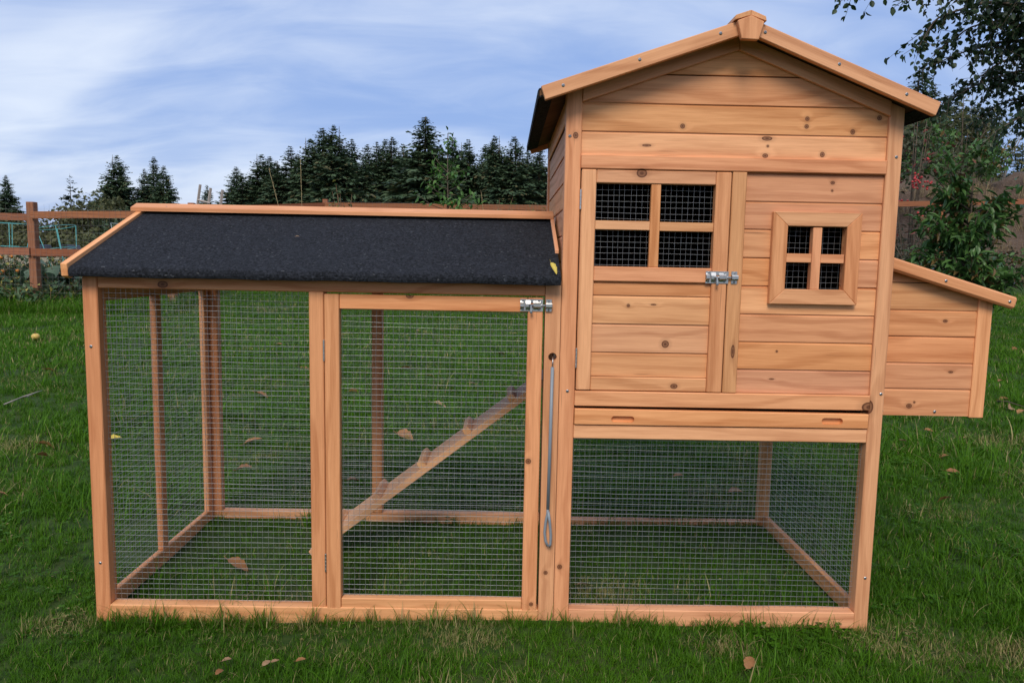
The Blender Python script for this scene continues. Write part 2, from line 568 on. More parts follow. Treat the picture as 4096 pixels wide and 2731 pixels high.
def plank(parent, a0, a1, f, z0, z1, axis='x', sgn=1, kn=None, name='plank', jit=True):
    """shiplap board: flat face, chamfered top, tongue behind the next board. f: face coordinate, sgn: direction inwards"""
    j = random.uniform(-0.0006, 0.0006) if jit else 0
    f = f + j * sgn
    prof = [(f, z0 + .0012), (f, z1 - .0050), (f + .0032 * sgn, z1 - .0015), (f + .0032 * sgn, z1 + .004), (f + .011 * sgn, z1 + .004),
            (f + .011 * sgn, z0 + .0050), (f + .0026 * sgn, z0 + .0050), (f + .0026 * sgn, z0 + .0012)]
    if axis == 'x':
        mat = wood_for(a0, a1, z0, z1, 'x', kn) if kn else MATS['cedar']
        return prism(name, parent, prof, 'x', a0, a1, 'x', mat)
    return prism(name, parent, prof, 'y', a0, a1, 'y', MATS['cedar'])


def wire_panel(parent, org, ue, ve, wdt, hgt, pu, pv, rad, jit=0.0010, mat='wire', name='wire_mesh', seg=0.11, off=0.3):
    """welded mesh; every wire a square rod that wanders a little"""
    org, ue, ve = (np.array(q, float) for q in (org, ue, ve))
    ne = np.cross(ue, ve)
    VV, FF = [], []
    base = 0
    rad0 = rad
    for (d, e, ln, wd, pitch, lay, rad) in ((ue, ve, wdt, hgt, pv, -0.9 * rad0, rad0), (ve, ue, hgt, wdt, pu, 0.9 * rad0, rad0 * .74)):
        k = int(wd / pitch) + 1
        ns = max(2, int(ln / seg) + 1)
        for i in range(k):
            c = (i + off) * pitch
            if c > wd:
                break
            s = np.linspace(0, ln, ns)
            jj = rng.normal(0, jit, (ns, 2))
            P = org + np.outer(s, d) + np.outer(c + jj[:, 0], e) + np.outer(lay + jj[:, 1] * .8, ne)
            ring = np.stack([P + rad * e, P + rad * ne, P - rad * e, P - rad * ne], 1).reshape(-1, 3)
            VV.append(ring)
            for q in range(ns - 1):
                a = base + q * 4
                for h in range(4):
                    FF.append((a + h, a + (h + 1) % 4, a + 4 + (h + 1) % 4, a + 4 + h))
            base += len(ring)
    o = mesh_obj(name, np.concatenate(VV), np.array(FF), mat, parent)
    o['kind'] = 'stuff'
    return o


def tube_arrays(pts, rad, sides=8, cap=True):
    """tube along a polyline; rad a number or one radius for each point"""
    P = np.array(pts, float)
    n = len(P)
    rad = np.broadcast_to(np.array(rad, float), (n,))
    T = np.gradient(P, axis=0)
    T /= np.linalg.norm(T, axis=1)[:, None] + 1e-12
    ref = np.array([0, 0, 1.0]) if abs(T[0][2]) < 0.9 else np.array([1.0, 0, 0])
    V = []
    for i in range(n):
        a = np.cross(T[i], ref)
        if np.linalg.norm(a) < 1e-6:
            a = np.cross(T[i], [0, 1.0, 0.1])
        a /= np.linalg.norm(a)
        b_ = np.cross(T[i], a)
        ref = np.cross(a, T[i]) * -1 if False else ref
        for s in range(sides):
            th = 2 * math.pi * s / sides
            V.append(P[i] + rad[i] * (math.cos(th) * a + math.sin(th) * b_))
    F = []
    for i in range(n - 1):
        for s in range(sides):
            F.append((i * sides + s, i * sides + (s + 1) % sides, (i + 1) * sides + (s + 1) % sides, (i + 1) * sides + s))
    if cap:
        F.append(tuple(range(sides - 1, -1, -1)))
        F.append(tuple((n - 1) * sides + s for s in range(sides)))
    return V, F


def tube(name, parent, pts, rad, mat, sides=8, gr=None, smooth=True):
    V, F = tube_arrays(pts, rad, sides)
    return mesh_obj(name, V, F, mat, parent, smooth=smooth)


def join(parts):
    VV, FF, b0 = [], [], 0
    for V, F in parts:
        VV += [list(q) for q in V]
        FF += [tuple(i + b0 for i in f) for f in F]
        b0 += len(V)
    return VV, FF


def copy_tree(o, parent=None, keep=True):
    c = o.copy()
    COL.objects.link(c)
    c.parent = parent
    for ch in list(o.children):
        copy_tree(ch, c)
    return c


# ------------------------------------------------------------------ terrain
def sstep(a, b, x):
    q = np.clip((np.asarray(x, float) - a) / (b - a), 0, 1)
    return q * q * (3 - 2 * q)


def gz(x, y):
    x = np.asarray(x, float)
    y = np.asarray(y, float)
    z = 0.45 * sstep(7.0, 14.5, y)
    z = z + 0.012 * np.sin(x * 1.7 + 0.6) * np.sin(y * 1.3 + 0.4) * sstep(0.9, 2.5, np.abs(y - .3) + np.abs(x) * .3)
    z = z + 0.009 * np.sin(x * 4.1 + 2.0) * np.cos(y * 3.3)
    return z - 0.008


xs = np.unique(np.concatenate([np.linspace(-3, 3, 61), np.linspace(-14, 14, 71), np.array([-600, -300, -150, -80, -50, -35, -25, -18, 18, 25, 35, 50, 80, 150, 300, 600])]))
ys = np.unique(np.concatenate([np.linspace(-2, 3, 51), np.linspace(-8, 17, 84), np.array([-60, -30, -15, 20, 24, 30, 40, 60, 90, 130, 200, 300, 500, 900])]))
GX, GY = np.meshgrid(xs, ys)
GV = np.stack([GX, GY, gz(GX, GY)], -1).reshape(-1, 3)
nx = len(xs)
ii = np.arange(len(ys) - 1)[:, None] * nx + np.arange(nx - 1)[None, :]
GF = np.stack([ii, ii + 1, ii + nx + 1, ii + nx], -1).reshape(-1, 4)
ground = mesh_obj('ground', GV, GF, 'ground', None, smooth=True, centre=False)
tag(ground, kind='structure')

# earth bank beyond the fence on the side of the nest box
bx = np.linspace(4.5, 34, 60)
by = np.linspace(14.9, 30, 34)
BX, BY = np.meshgrid(bx, by)
prof = sstep(14.9, 18.2, BY) * (2.55 + 0.055 * (BX - 9)) * sstep(4.5, 9.0, BX)
BZ = gz(BX, BY) - 0.05 + prof + (0.16 * np.sin(BX * 1.9 + BY * .7) + 0.10 * np.sin(BX * 4.3 - BY * 2.1) + 0.06 * np.sin(BX * 9.1 + BY * 5.3)) * sstep(14.9, 16.2, BY)
nb = len(bx)
ii = np.arange(len(by) - 1)[:, None] * nb + np.arange(nb - 1)[None, :]
bank = mesh_obj('earth_bank', np.stack([BX, BY, BZ], -1).reshape(-1, 3), np.stack([ii, ii + 1, ii + nb + 1, ii + nb], -1).reshape(-1, 4), 'bank', None, smooth=True, centre=False)
tag(bank, kind='structure')

# ------------------------------------------------------------------ the chicken coop
coop = empty('chicken_coop', (-0.16, 0.33, 0))
tag(coop, 'orange cedar chicken coop with black felt run roof and wire mesh sides', 'chicken coop')
D = 0.690                      # depth of the coop
PW = 0.0345                    # post width
RX = 0.3675                    # ridge of the house
SL = 0.362                     # mean slope of its roof
SLL, SLR = 0.343, 0.392        # the two slopes as built


def roofz(x, top=1.335):
    return top - (SLL if x < RX else SLR) * abs(x - RX)


# --- posts of run and house
frame = empty('frame', (-0.16, 0.33, 0), coop)


def post(x0, x1, y0, y1, z0, z1, kn=None, name='post', parent=None):
    return board(name, parent or frame, x0, x1, y0, y1, z0, z1, 'z', kn=kn)


HX0, HX1 = 0.0006, 0.735
post(-1.0545, -1.0212, 0, PW, -.03, .785)                       # run, front corner
post(-1.0560, -1.0400, D - .062, D, -.03, .752)                    # run, rear corner
post(-1.0560, -1.0400, .312, .343, .030, .719)                   # run, middle of the end
post(-.5580, -.5255, 0, PW, .0165, .752)                         # run, beside the door
post(-.5350, -.5030, D - PW, D, .0215, .752)                      # run, middle of the back


def post_with_hole():
    """run post next to the house, with the round hole for the pull rod"""
    x0, x1, z0, z1 = -.0348, -.0006, -.03, .785
    hx, hz, hr = -.0162, .6163, .0096
    bm = bmesh.new()
    n = 24
    arc = [(hx + hr * math.cos(2 * math.pi * i / n), hz + hr * math.sin(2 * math.pi * i / n)) for i in range(n)]
    sq = []
    for i in range(n):
        th = 2 * math.pi * i / n
        c_, s_ = math.cos(th), math.sin(th)
        k = 1 / max(abs(c_), abs(s_))
        sx = (x1 - hx) if c_ > 0 else (hx - x0)
        sq.append((hx + c_ * k * sx, hz + s_ * k * .03))
    rows = []
    for yv in (0.0, PW):
        rows.append(([bm.verts.new((p[0], yv, p[1])) for p in arc], [bm.verts.new((p[0], yv, p[1])) for p in sq]))
    for i in range(n):
        j = (i + 1) % n
        for a, b_ in rows:
            bm.faces.new((a[i], a[j], b_[j], b_[i]))
        bm.faces.new((rows[0][0][i], rows[0][0][j], rows[1][0][j], rows[1][0][i]))
        bm.faces.new((rows[0][1][i], rows[0][1][j], rows[1][1][j], rows[1][1][i]))
    for za, zb in ((z0, hz - .03), (hz + .03, z1)):
        c = bmesh.ops.create_cube(bm, size=1.0)['verts']
        bmesh.ops.scale(bm, vec=(x1 - x0, PW, zb - za), verts=c)
        bmesh.ops.translate(bm, vec=((x0 + x1) / 2, PW / 2, (za + zb) / 2), verts=c)
    bmesh.ops.remove_doubles(bm, verts=bm.verts, dist=1e-5)
    bmesh.ops.recalc_face_normals(bm, faces=bm.faces)
    V, F = bm_arrays(bm)
    bm.free()
    return mesh_obj('post', V, F, wood_for(x0, x1, z0, z1, 'z'), frame, gr=grain(V, 'z'))


post_with_hole()
for (x0, x1) in ((HX0, HX0 + PW), (HX1 - .0325, HX1)):
    for (y0, y1) in ((-.001, PW), (D - PW, D)):
        za, zb = roofz(x0, 1.315), roofz(x1, 1.315)
        prism('post', frame, [(x0, -.03), (x1, -.03), (x1, zb), (x0, za)], 'y', y0, y1, 'z',
              wood_for(x0, x1, 0, 1.2, 'z') if y0 < .1 else MATS['cedar'], bev=.0018)


# --- rails of the run
def rail(x0, x1, y0, y1, z0, z1, axis='x', kn=None, parent=None, name='rail'):
    return board(name, parent or frame, x0, x1, y0, y1, z0, z1, axis, kn=kn)


rail(-1.0208, -.0352, .001, .0335, .7520, .784, kn=KNOTS)              # top, front
rail(-1.0208, -.0352, -.0035, .030, -.016, .0262)                     # bottom, front
rail(.0353, .7020, -.0030, .030, -.010, .0290)                        # bottom, under the house
rail(-1.0558, -1.0402, .0350, D - .0625, -.012, .0295, 'y')            # bottom, end
rail(-1.0558, -1.0402, .0350, D - .0625, .7195, .7525, 'y')            # top, end
post(-1.0398, -1.0130, D - .032, D - .001, -.03, .752)
rail(-1.0125, -.0010, D - .032, D - .001, -.020, .0210)               # bottom, back
rail(-1.0125, -.0010, D - .032, D - .001, .7200, .7530)
rail(.0360, .7020, D - .032, D - .001, -.030, .0080)
rail(.7185, .7345, .0350, D - .035, -.010, .0300, 'y')                # bottom, side of the house
rail(.7030, .7345, .0350, D - .035, .4320, .4650, 'y')
rail(.0360, .7020, D - .032, D - .001, .4320, .4650)

# --- wire mesh of the run
PI = 0.0127
WR = 0.00042
ym = .0185
wire_panel(frame, (-1.0212, ym, .0262), (1, 0, 0), (0, 0, 1), .4632, .7258, PI, PI, WR)
wire_panel(frame, (.0352, ym, .0290), (1, 0, 0), (0, 0, 1), .6668, .4030, PI, PI, WR)
wire_panel(frame, (-1.0480, .0345, .0295), (0, 1, 0), (0, 0, 1), .2775, .6895, PI, PI, WR)
wire_panel(frame, (-1.0480, .3432, .0295), (0, 1, 0), (0, 0, 1), .2845, .6895, PI, PI, WR)
wire_panel(frame, (-1.0130, D - .016, .0210), (1, 0, 0), (0, 0, 1), .4780, .6990, PI, PI, WR)
wire_panel(frame, (-.5000, D - .016, .0210), (1, 0, 0), (0, 0, 1), .4990, .6990, PI, PI, WR)
wire_panel(frame, (.0360, D - .016, .0080), (1, 0, 0), (0, 0, 1), .6660, .4240, PI, PI, WR)
wire_panel(frame, (.7265, .0345, .0300), (0, 1, 0), (0, 0, 1), .6210, .4020, PI, PI, WR)

# --- run door
rdoor = empty('run_door', (-.525, 0, .012), coop)
yd = -.0030
board('stile', rdoor, -.5235, -.4908, yd, yd + .024, .0120, .7480, 'z', kn=KNOTS)
board('stile', rdoor, -.0735, -.0400, yd, yd + .024, .0105, .7480, 'z', kn=KNOTS)
board('rail', rdoor, -.4903, -.0740, yd + .002, yd + .023, .7150, .7478, 'x', kn=KNOTS)
board('rail', rdoor, -.4903, -.0740, yd + .002, yd + .023, .0110, .0480, 'x')
wire_panel(rdoor, (-.4908, .0115, .048), (1, 0, 0), (0, 0, 1), .4173, .667, PI, PI, WR)


def flat_hinge(parent, x, z0, z1, y):
    k = 5
    pts, rad = [], []
    for i in range(k):
        a = z0 + (z1 - z0) * i / k
        b_ = z0 + (z1 - z0) * (i + 1) / k
        pts += [(x, y - .0011, a), (x, y - .0011, a + .0007), (x, y - .0011, b_ - .0007)]
        rad += [.0017, .0022, .0022]
    pts.append((x, y - .0011, z1))
    rad.append(.0017)
    V, F = tube_arrays(pts, rad, 10)
    return mesh_obj('hinge', V, F, 'zinc', parent)


flat_hinge(rdoor, -.5246, .5990, .6462, yd)
flat_hinge(rdoor, -.5246, .1115, .1548, yd)

# --- house: side, back and front walls
fwall = empty('front_wall', (RX, 0, .5), coop)
yf = .0060
xl, xr = HX0 + PW, HX1 - .0325
trap = lambda z, dz: (dz - z) / SL


def gable_plank(z0, z1, half0, half1, y, name='plank', kn=True, parent=None):
    z1 -= .0030
    prof = [(max(xl, RX - half0), z0), (min(xr, RX + half0), z0), (min(xr, RX + half1), z1), (max(xl, RX - half1), z1)]
    if half1 < .002:
        prof = prof[:2] + [(RX, z1)]
    mt = wood_for(xl, xr, z0, z1, 'x')
    return prism(name, parent or fwall, prof, 'y', y, y + .010, 'x', mt)


TOP = 1.310
# ordinary boards above the doors, then boards cut to the gable
plank(fwall, xl + .0003, xr - .0003, yf, 1.0560, 1.1110, kn=KNOTS)
plank(fwall, xl + .0003, xr - .0003, yf, 1.1110, 1.1715, kn=KNOTS, name='plank')
gable_plank(1.1725, 1.2340, .40, trap(1.2340, TOP), yf)
gable_plank(1.2340, 1.3080, trap(1.2340, TOP), 0.004, yf)
# batten over the doors, sill under them
board('batten', fwall, xl + .0004, xr - .0004, -.0045, .010, 1.0300, 1.0600, 'x', kn=KNOTS)
board('sill', fwall, xl + .0004, xr - .0004, -.0040, .016, .5070, .5412, 'x', kn=KNOTS)
board('rail', fwall, xl + .0004, xr - .0004, -.0005, .020, .4318, .4632, 'x')
board('post', fwall, .3670, .3985, -.0030, .022, .5420, 1.0296, 'z', kn=KNOTS)
# trim under the roof slope
for s in (-1, 1):
    xe = RX + s * (RX - xl) if s < 0 else xr
    p = [(RX + s * .0004, 1.2850), (xe, roofz(xe, 1.2850)), (xe, roofz(xe, 1.3165)), (RX + s * .0004, 1.3165)]
    prism('gable_trim', fwall, p, 'y', -.0040, .0052, None, 'cedar', grfun=slope_gr('y', p[0], p[1]), bev=.001)
# boards beside the window
WX0, WX1, WZ0, WZ1 = .4920, .6235, .7770, .9148
rows = [.5412, .5955, .6580, .7203, .7830, .8450, .9075, .9680, 1.0300]
for z0, z1 in zip(rows[:-1], rows[1:]):
    if z1 <= WZ0 or z0 >= WZ1:
        plank(fwall, .3990, xr - .0003, yf, z0, z1, kn=KNOTS)
    else:
        if z1 > WZ1 + .004:
            q = [(.3990, z0 + .001), (WX0, z0 + .001), (WX0, WZ1), (WX1, WZ1), (WX1, z0 + .001), (xr - .0003, z0 + .001), (xr - .0003, z1 - .0045), (.3990, z1 - .0045)]
        elif z0 < WZ0 - .004:
            q = [(.3990, z0 + .001), (xr - .0003, z0 + .001), (xr - .0003, z1 - .0045), (WX1, z1 - .0045), (WX1, WZ0), (WX0, WZ0), (WX0, z1 - .0045), (.3990, z1 - .0045)]
        else:
            plank(fwall, .3990, WX0, yf, z0, z1, kn=KNOTS)
            plank(fwall, WX1, xr - .0003, yf, z0, z1, kn=KNOTS)
            continue
        prism('plank', fwall, q, 'y', yf, yf + .010, 'x', 'cedar')
        for xa_, xb_ in (((.3990, xr - .0003),) if z1 > WZ1 else ((.3990, WX0), (WX1, xr - .0003))):
            board('plank_tongue', fwall, xa_, xb_, yf + .0036, yf + .0100, z1 - .0044, z1 + .0035, 'x', bev=0)

lwall = empty('side_wall', (0, .33, .5), coop)
rwall = empty('side_wall', (.735, .33, .5), coop)
zz = [.4650] + [.4650 + .0605 * k for k in range(1, 12)]
for z0, z1 in zip(zz[:-1], zz[1:]):
    if z0 < .72 and z1 > .52:      # pop hole where the ramp leads in
        plank(lwall, PW + .0003, .31, .0060, z0, z1, 'y', 1)
        plank(lwall, .52, D - PW - .0003, .0060, z0, z1, 'y', 1)
    else:
        plank(lwall, PW + .0003, D - PW - .0003, .0060, z0, z1, 'y', 1)
    plank(rwall, PW + .0003, D - PW - .0003, .7290, z0, z1, 'y', -1)
board('eave_trim', lwall, .0010, .0050, PW + .0003, D - PW - .0003, 1.1300, 1.1800, 'y')
board('eave_trim', rwall, .7305, .7345, PW + .0003, D - PW - .0003, 1.1300, 1.1800, 'y')
bwall = empty('back_wall', (RX, D, .5), coop)
for z0, z1 in zip(zz[:-1], zz[1:]):
    plank(bwall, xl + .0003, xr - .0003, D - .006, z0, z1, 'x', -1)
gable_plank(zz[-1], 1.2000, .40, .30, D - .016, parent=bwall)
gable_plank(1.2000, 1.2540, .30, .155, D - .016, parent=bwall)
gable_plank(1.2540, 1.3080, .155, .004, D - .016, parent=bwall)
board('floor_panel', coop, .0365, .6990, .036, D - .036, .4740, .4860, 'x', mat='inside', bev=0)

board('interior_shade', coop, .0380, .6990, D - .040, D - .036, .4865, 1.1600, 'x', mat='interior_shade', bev=0)  # dark sheets added inside to paint the shade behind the windows
board('interior_shade', coop, .6995, .7020, .037, D - .041, .4865, 1.1600, 'y', mat='interior_shade', bev=0)
board('interior_shade', coop, .0365, .6990, .0362, D - .041, .4862, .4880, 'x', mat='interior_shade', bev=0)

# --- droppings drawer
def stadium(x0, x1, z0, z1, n=10):
    r = (z1 - z0) / 2
    zc = (z0 + z1) / 2
    return [(x1 - r + r * math.cos(a), zc + r * math.sin(a)) for a in np.linspace(-math.pi / 2, math.pi / 2, n)] + \
           [(x0 + r + r * math.cos(a), zc + r * math.sin(a)) for a in np.linspace(math.pi / 2, 1.5 * math.pi, n)]


drawer = prism('drawer', coop, [(.0362, .4650), (.7010, .4655), (.7010, .4985), (.0362, .5010)], 'y', -.0055, .013, 'x', 'cedar', bev=.0015)
cutters = [prism('cutter', coop, stadium(*q), 'y', -.02, .0040, 'x', 'cedar') for q in ((.1190, .1710, .4712, .4858), (.5945, .6430, .4740, .4892))]
for c_ in cutters:
    md = drawer.modifiers.new('pull', 'BOOLEAN')
    md.object = c_
    md.solver = 'EXACT'
bpy.context.view_layer.update()
dg = bpy.context.evaluated_depsgraph_get()
me = bpy.data.meshes.new_from_object(drawer.evaluated_get(dg))
drawer.modifiers.clear()
drawer.data = me
for c_ in cutters:
    bpy.data.objects.remove(c_)
if 'gr' in me.attributes:
    me.attributes.remove(me.attributes['gr'])
V = np.array([tuple(v_.co + wloc(drawer)) for v_ in me.vertices])
me.attributes.new('gr', 'FLOAT_VECTOR', 'POINT').data.foreach_set('vector', grain(V, 'x').astype(np.float32).ravel())
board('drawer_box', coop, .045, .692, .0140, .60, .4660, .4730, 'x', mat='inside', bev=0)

# --- coop door with its mesh window
hdoor = empty('house_door', (.037, 0, .54), coop)
y2 = -.0040
board('stile', hdoor, .0375, .0697, y2, y2 + .022, .5435, 1.0285, 'z', kn=KNOTS)
board('stile', hdoor, .3312, .3645, y2, y2 + .022, .5425, 1.0280, 'z', kn=KNOTS)
board('rail', hdoor, .0700, .3309, y2 + .001, y2 + .021, 1.0000, 1.0283, 'x', kn=KNOTS)
board('rail', hdoor, .0700, .3309, y2 + .001, y2 + .021, .7870, .8196, 'x', kn=KNOTS)
board('rail', hdoor, .0700, .3309, y2 + .003, y2 + .021, .5430, .5735, 'x', kn=KNOTS)
board('muntin', hdoor, .1908, .2118, y2 + .0035, y2 + .016, .8198, .9998, 'z', bev=.001)
board('muntin', hdoor, .0699, .1906, y2 + .0045, y2 + .016, .9000, .9196, 'x', bev=.001)
board('muntin', hdoor, .2120, .3310, y2 + .0050, y2 + .016, .8990, .9186, 'x', bev=.001)
for z0, z1 in zip((.5735, .6290, .6928, .7560), (.6290, .6928, .7560, .7868)):
    plank(hdoor, .0699, .3310, y2 + .0085, z0, z1, kn=KNOTS)
wire_panel(hdoor, (.0690, y2 + .020, .8190), (1, 0, 0), (0, 0, 1), .2630, .1815, PI, PI, .00031)
flat_hinge(hdoor, .0362, .9420, .9854, y2)
flat_hinge(hdoor, .0362, .5935, .6375, y2)

# --- small window
win = empty('window', (.557, 0, .845), coop)
O = [(.4595, .7440), (.6545, .7440), (.6545, .9458), (.4595, .9458)]
I = [(.4925, .7770), (.6230, .7770), (.6230, .9150), (.4925, .9150)]
for k in range(4):
    j = (k + 1) % 4
    prism('frame_board', win, [O[k], O[j], I[j], I[k]], 'y', -.0080, .0052, None, 'cedar', bev=.0012,
          grfun=(lambda V: grain(V, 'x')) if k % 2 == 0 else (lambda V: grain(V, 'z')))
board('muntin', win, .5490, .5690, -.0060, .012, .7772, .9125, 'z', bev=.001)
board('muntin', win, .4930, .5488, -.0045, .010, .8360, .8555, 'x', bev=.001)
board('muntin', win, .5692, .6215, -.0045, .010, .8355, .8550, 'x', bev=.001)
wire_panel(win, (.4900, .0220, .7750), (1, 0, 0), (0, 0, 1), .1350, .1420, PI, PI, .00031)

# --- house roof
roof = empty('house_roof', (RX, .33, 1.2), coop)
ZL, ZR = 1.1890, 1.1735            # rake ends; the roof leans a hair
XE0, XE1 = -.0578, .7790


def slab2(p0, p1, t0, t1):
    """parallelogram between a line lowered by t0 and by t1"""
    return [(p0[0], p0[1] - t0), (p1[0], p1[1] - t0), (p1[0], p1[1] - t1), (p0[0], p0[1] - t1)]


AP = (RX, 1.3345)
for (xe, ze) in ((XE0, ZL), (XE1, ZR)):
    s = -1 if xe < RX else 1
    e = (xe, ze)
    q = [(AP[0] + s * .0003, AP[1]), e, (e[0] - s * .0095, e[1] - .0275), (AP[0] + s * .0003, AP[1] - .0300)]
    prism('rake_board', roof, q, 'y', -.0585, -.0440, None, 'cedar', bev=.0012, grfun=slope_gr('y', q[0], q[1]))
    prism('rake_board', roof, q, 'y', D + .0440, D + .0585, None, 'cedar', bev=.0012, grfun=slope_gr('y', q[0], q[1]))
    e2 = (xe + s * .002, ze - .001)
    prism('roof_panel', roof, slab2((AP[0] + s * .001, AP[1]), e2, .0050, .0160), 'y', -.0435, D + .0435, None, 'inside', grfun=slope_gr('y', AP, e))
    e3 = (xe + s * .0035, ze - .0005)
    # felt turns down over the eave
    f = [(AP[0] + s * .001, AP[1] - .0012), (e3[0], e3[1] - .0012), (e3[0] + s * .0025, e3[1] - .006), (e3[0] + s * .0020, e3[1] - .022), (e3[0] - s * .0002, e3[1] - .022),
         (e3[0] - s * .0004, e3[1] - .0050), (AP[0] + s * .001, AP[1] - .0048)]
    prism('roof_felt', roof, f, 'y', -.0432, D + .0432, None, 'felt')
    # felt lapped under the eave
    u = [(e2[0], e2[1] - .0165), (e2[0] - s * .030, e2[1] - .0165 + .030 * .34), (e2[0] - s * .030, e2[1] - .0185 + .030 * .34), (e2[0], e2[1] - .0190)]
    prism('felt_lap', roof, u, 'y', -.0430, D + .0430, None, 'felt')
# ridge cap of two boards and the keystone plate
for s in (-1, 1):
    q = [(RX + s * .0002, 1.3460), (RX + s * .0310, roofz(RX + s * .0310, 1.3460)), (RX + s * .0330, roofz(RX + s * .0310, 1.3460) - .0098), (RX + s * .0002, 1.3352)]
    prism('ridge_board', roof, q, 'y', -.0700, D + .0700, 'y', 'cedar', bev=.0008)
prism('keystone', roof, [(RX, 1.3345), (RX - .0275, 1.3240), (RX - .0175, 1.2880), (RX + .0175, 1.2868), (RX + .0275, 1.3225)], 'y', -.0730, -.0590, 'z', 'cedar', bev=.0012)

# --- run roof
rroof = empty('run_roof', (-.54, .33, .85), coop)
YR, ZRG, YE, ZE = .330, .9400, -.0280, .7990


def run_felt(sg):
    yr = YR
    ye = YE if sg < 0 else 2 * YR - YE
    s = -1 if sg < 0 else 1
    top = [(yr + s * .0005, ZRG), (ye, ZE), (ye + s * .0055, ZE - .0035), (ye + s * .0085, ZE - .0090), (ye + s * .0090, ZE - .0160), (ye + s * .0065, ZE - .0215), (ye - s * .0010, ZE - .0225)]
    low = [(ye - s * .0010, ZE - .0195), (ye + s * .0035, ZE - .0190), (ye + s * .0058, ZE - .0155), (ye + s * .0050, ZE - .0085), (ye + s * .0030, ZE - .0050), (ye - s * .001, ZE - .0032), (yr + s * .0005, ZRG - .0034)]
    x0, x1, nn = -1.0620, -.0040, 60
    prof = top + low
    bm = bmesh.new()
    rings = []
    for i in range(nn + 1):
        x = x0 + (x1 - x0) * i / nn
        wob = .0010 * math.sin(x * 23) + .0008 * math.sin(x * 61 + 1)
        rings.append([bm.verts.new((x, p[0] + (wob * s if abs(p[0] - ye) < .02 else 0), p[1] + (wob * .6 if 0 < k < 13 else 0))) for k, p in enumerate(prof)])
    m_ = len(prof)
    for a, b_ in zip(rings[:-1], rings[1:]):
        for i in range(m_):
            bm.faces.new((a[i], b_[i], b_[(i + 1) % m_], a[(i + 1) % m_]))
    bm.faces.new(rings[0])
    bm.faces.new(rings[-1][::-1])
    bmesh.ops.recalc_face_normals(bm, faces=bm.faces)
    V, F = bm_arrays(bm)
    bm.free()
    return mesh_obj('roof_felt', V, F, 'felt', rroof)


for sg in (-1, 1):
    run_felt(sg)
    ye = YE if sg < 0 else 2 * YR - YE
    s = sg
    p = [(YR + s * .001, ZRG - .0045), (ye - s * .002, ZE - .0045), (ye - s * .002, ZE - .0170), (YR + s * .001, ZRG - .0170)]
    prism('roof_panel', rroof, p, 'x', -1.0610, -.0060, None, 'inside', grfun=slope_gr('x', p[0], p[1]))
    # rake boards at both ends
    for (x0, x1) in ((-1.0770, -1.0625), (-.0036, .0000 - .0008)):
        if x0 > -.5:
            x0, x1 = -.0100, -.0012
            p = [(YR + s * .0005, ZRG + .0085), (ye - s * .12, ZE + .0565), (ye - s * .12, ZE + .047), (YR + s * .0005, ZRG + .001)]
        else:
            p = [(YR + s * .0005, ZRG + .0070), (ye + s * .0110, ZE + .0055), (ye + s * .0080, ZE - .0210), (ye - s * .004, ZE - .0260), (YR + s * .0005, ZRG - .0240)]
        prism('rake_board', rroof, p, 'x', x0, x1, None, 'cedar', bev=.0010, grfun=slope_gr('x', p[0], p[1]))
    # ridge cap
    p = [(YR + s * .0003, ZRG + .0190), (YR + s * .0330, ZRG + .0060), (YR + s * .0330, ZRG - .0040), (YR + s * .0003, ZRG + .0080)]
    prism('ridge_board', rroof, p, 'x', -1.0890, -.0020, 'x', 'cedar', bev=.0008)

# --- nest box
nest = empty('nest_box', (.735, .33, .478), coop)
NY, NB = .0850, .6050
NX1 = 1.0210
lidz = lambda x: .8610 - .2960 * (x - .735)


def nest_row(z0, z1):
    plank(nest, .7355, .9868, NY + .004, z0, z1, kn=KNOTS_NEST)
    plank(nest, .7355, .9868, NB - .004, z0, z1, 'x', -1)


nz = [.4780, .5440, .6060, .6690, .7310]
for z0, z1 in zip(nz[:-1], nz[1:]):
    nest_row(z0, z1)
    plank(nest, NY + .034, NB - .034, NX1 - .006, z0, z1, 'y', -1)
for yy in (NY + .004, NB - .014):
    prism('plank', nest, [(.7355, .7322), (.9868, .7322), (.9868, lidz(.9868) - .022), (.8800, .7935), (.7355, .7935)], 'y', yy, yy + .010, 'x', 'cedar')
    prism('plank', nest, [(.7355, .7955), (.8790, .7955), (.7355, lidz(.7355) - .020)], 'y', yy + .0005, yy + .010, 'x', 'cedar')
for yy in (NY, NB - .033):
    prism('post', nest, [(.9870, .4760), (NX1, .4760), (NX1, lidz(NX1) - .020), (.9870, lidz(.9870) - .020)], 'y', yy, yy + .033, 'z', 'cedar', bev=.0018)
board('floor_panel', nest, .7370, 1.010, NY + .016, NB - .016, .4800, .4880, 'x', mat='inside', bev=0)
lx1 = 1.0610
for yy, yb in ((NY - .0280, NY - .0100), (NB + .0100, NB + .0280)):
    p = [(.7358, lidz(.7358)), (lx1, lidz(lx1)), (lx1 - .0075, lidz(lx1) - .0270), (.7358, lidz(.7358) - .0300)]
    prism('lid_fascia', nest, p, 'y', yy, yb, None, 'cedar', bev=.0045 if yy < .2 else .001, grfun=slope_gr('y', p[0], p[1]))
p = slab2((.7358, lidz(.7358)), (lx1, lidz(lx1)), .0060, .0180)
prism('lid', nest, p, 'y', NY - .0098, NB + .0098, None, 'inside', grfun=slope_gr('y', p[0], p[1]))
p = slab2((.7358, lidz(.7358)), (lx1 + .002, lidz(lx1 + .002)), .0025, .0058)
prism('lid_felt', nest, p, 'y', NY - .0095, NB + .0095, None, 'felt')

# --- ramp
ramp = empty('ramp', (-.65, .42, 0), coop)
rs = .774
ra = math.atan(rs)
cx, sx_ = math.cos(ra), math.sin(ra)


def rp(a, h):
    return (-.648 + a * cx - h * sx_, .002 + a * sx_ + h * cx)


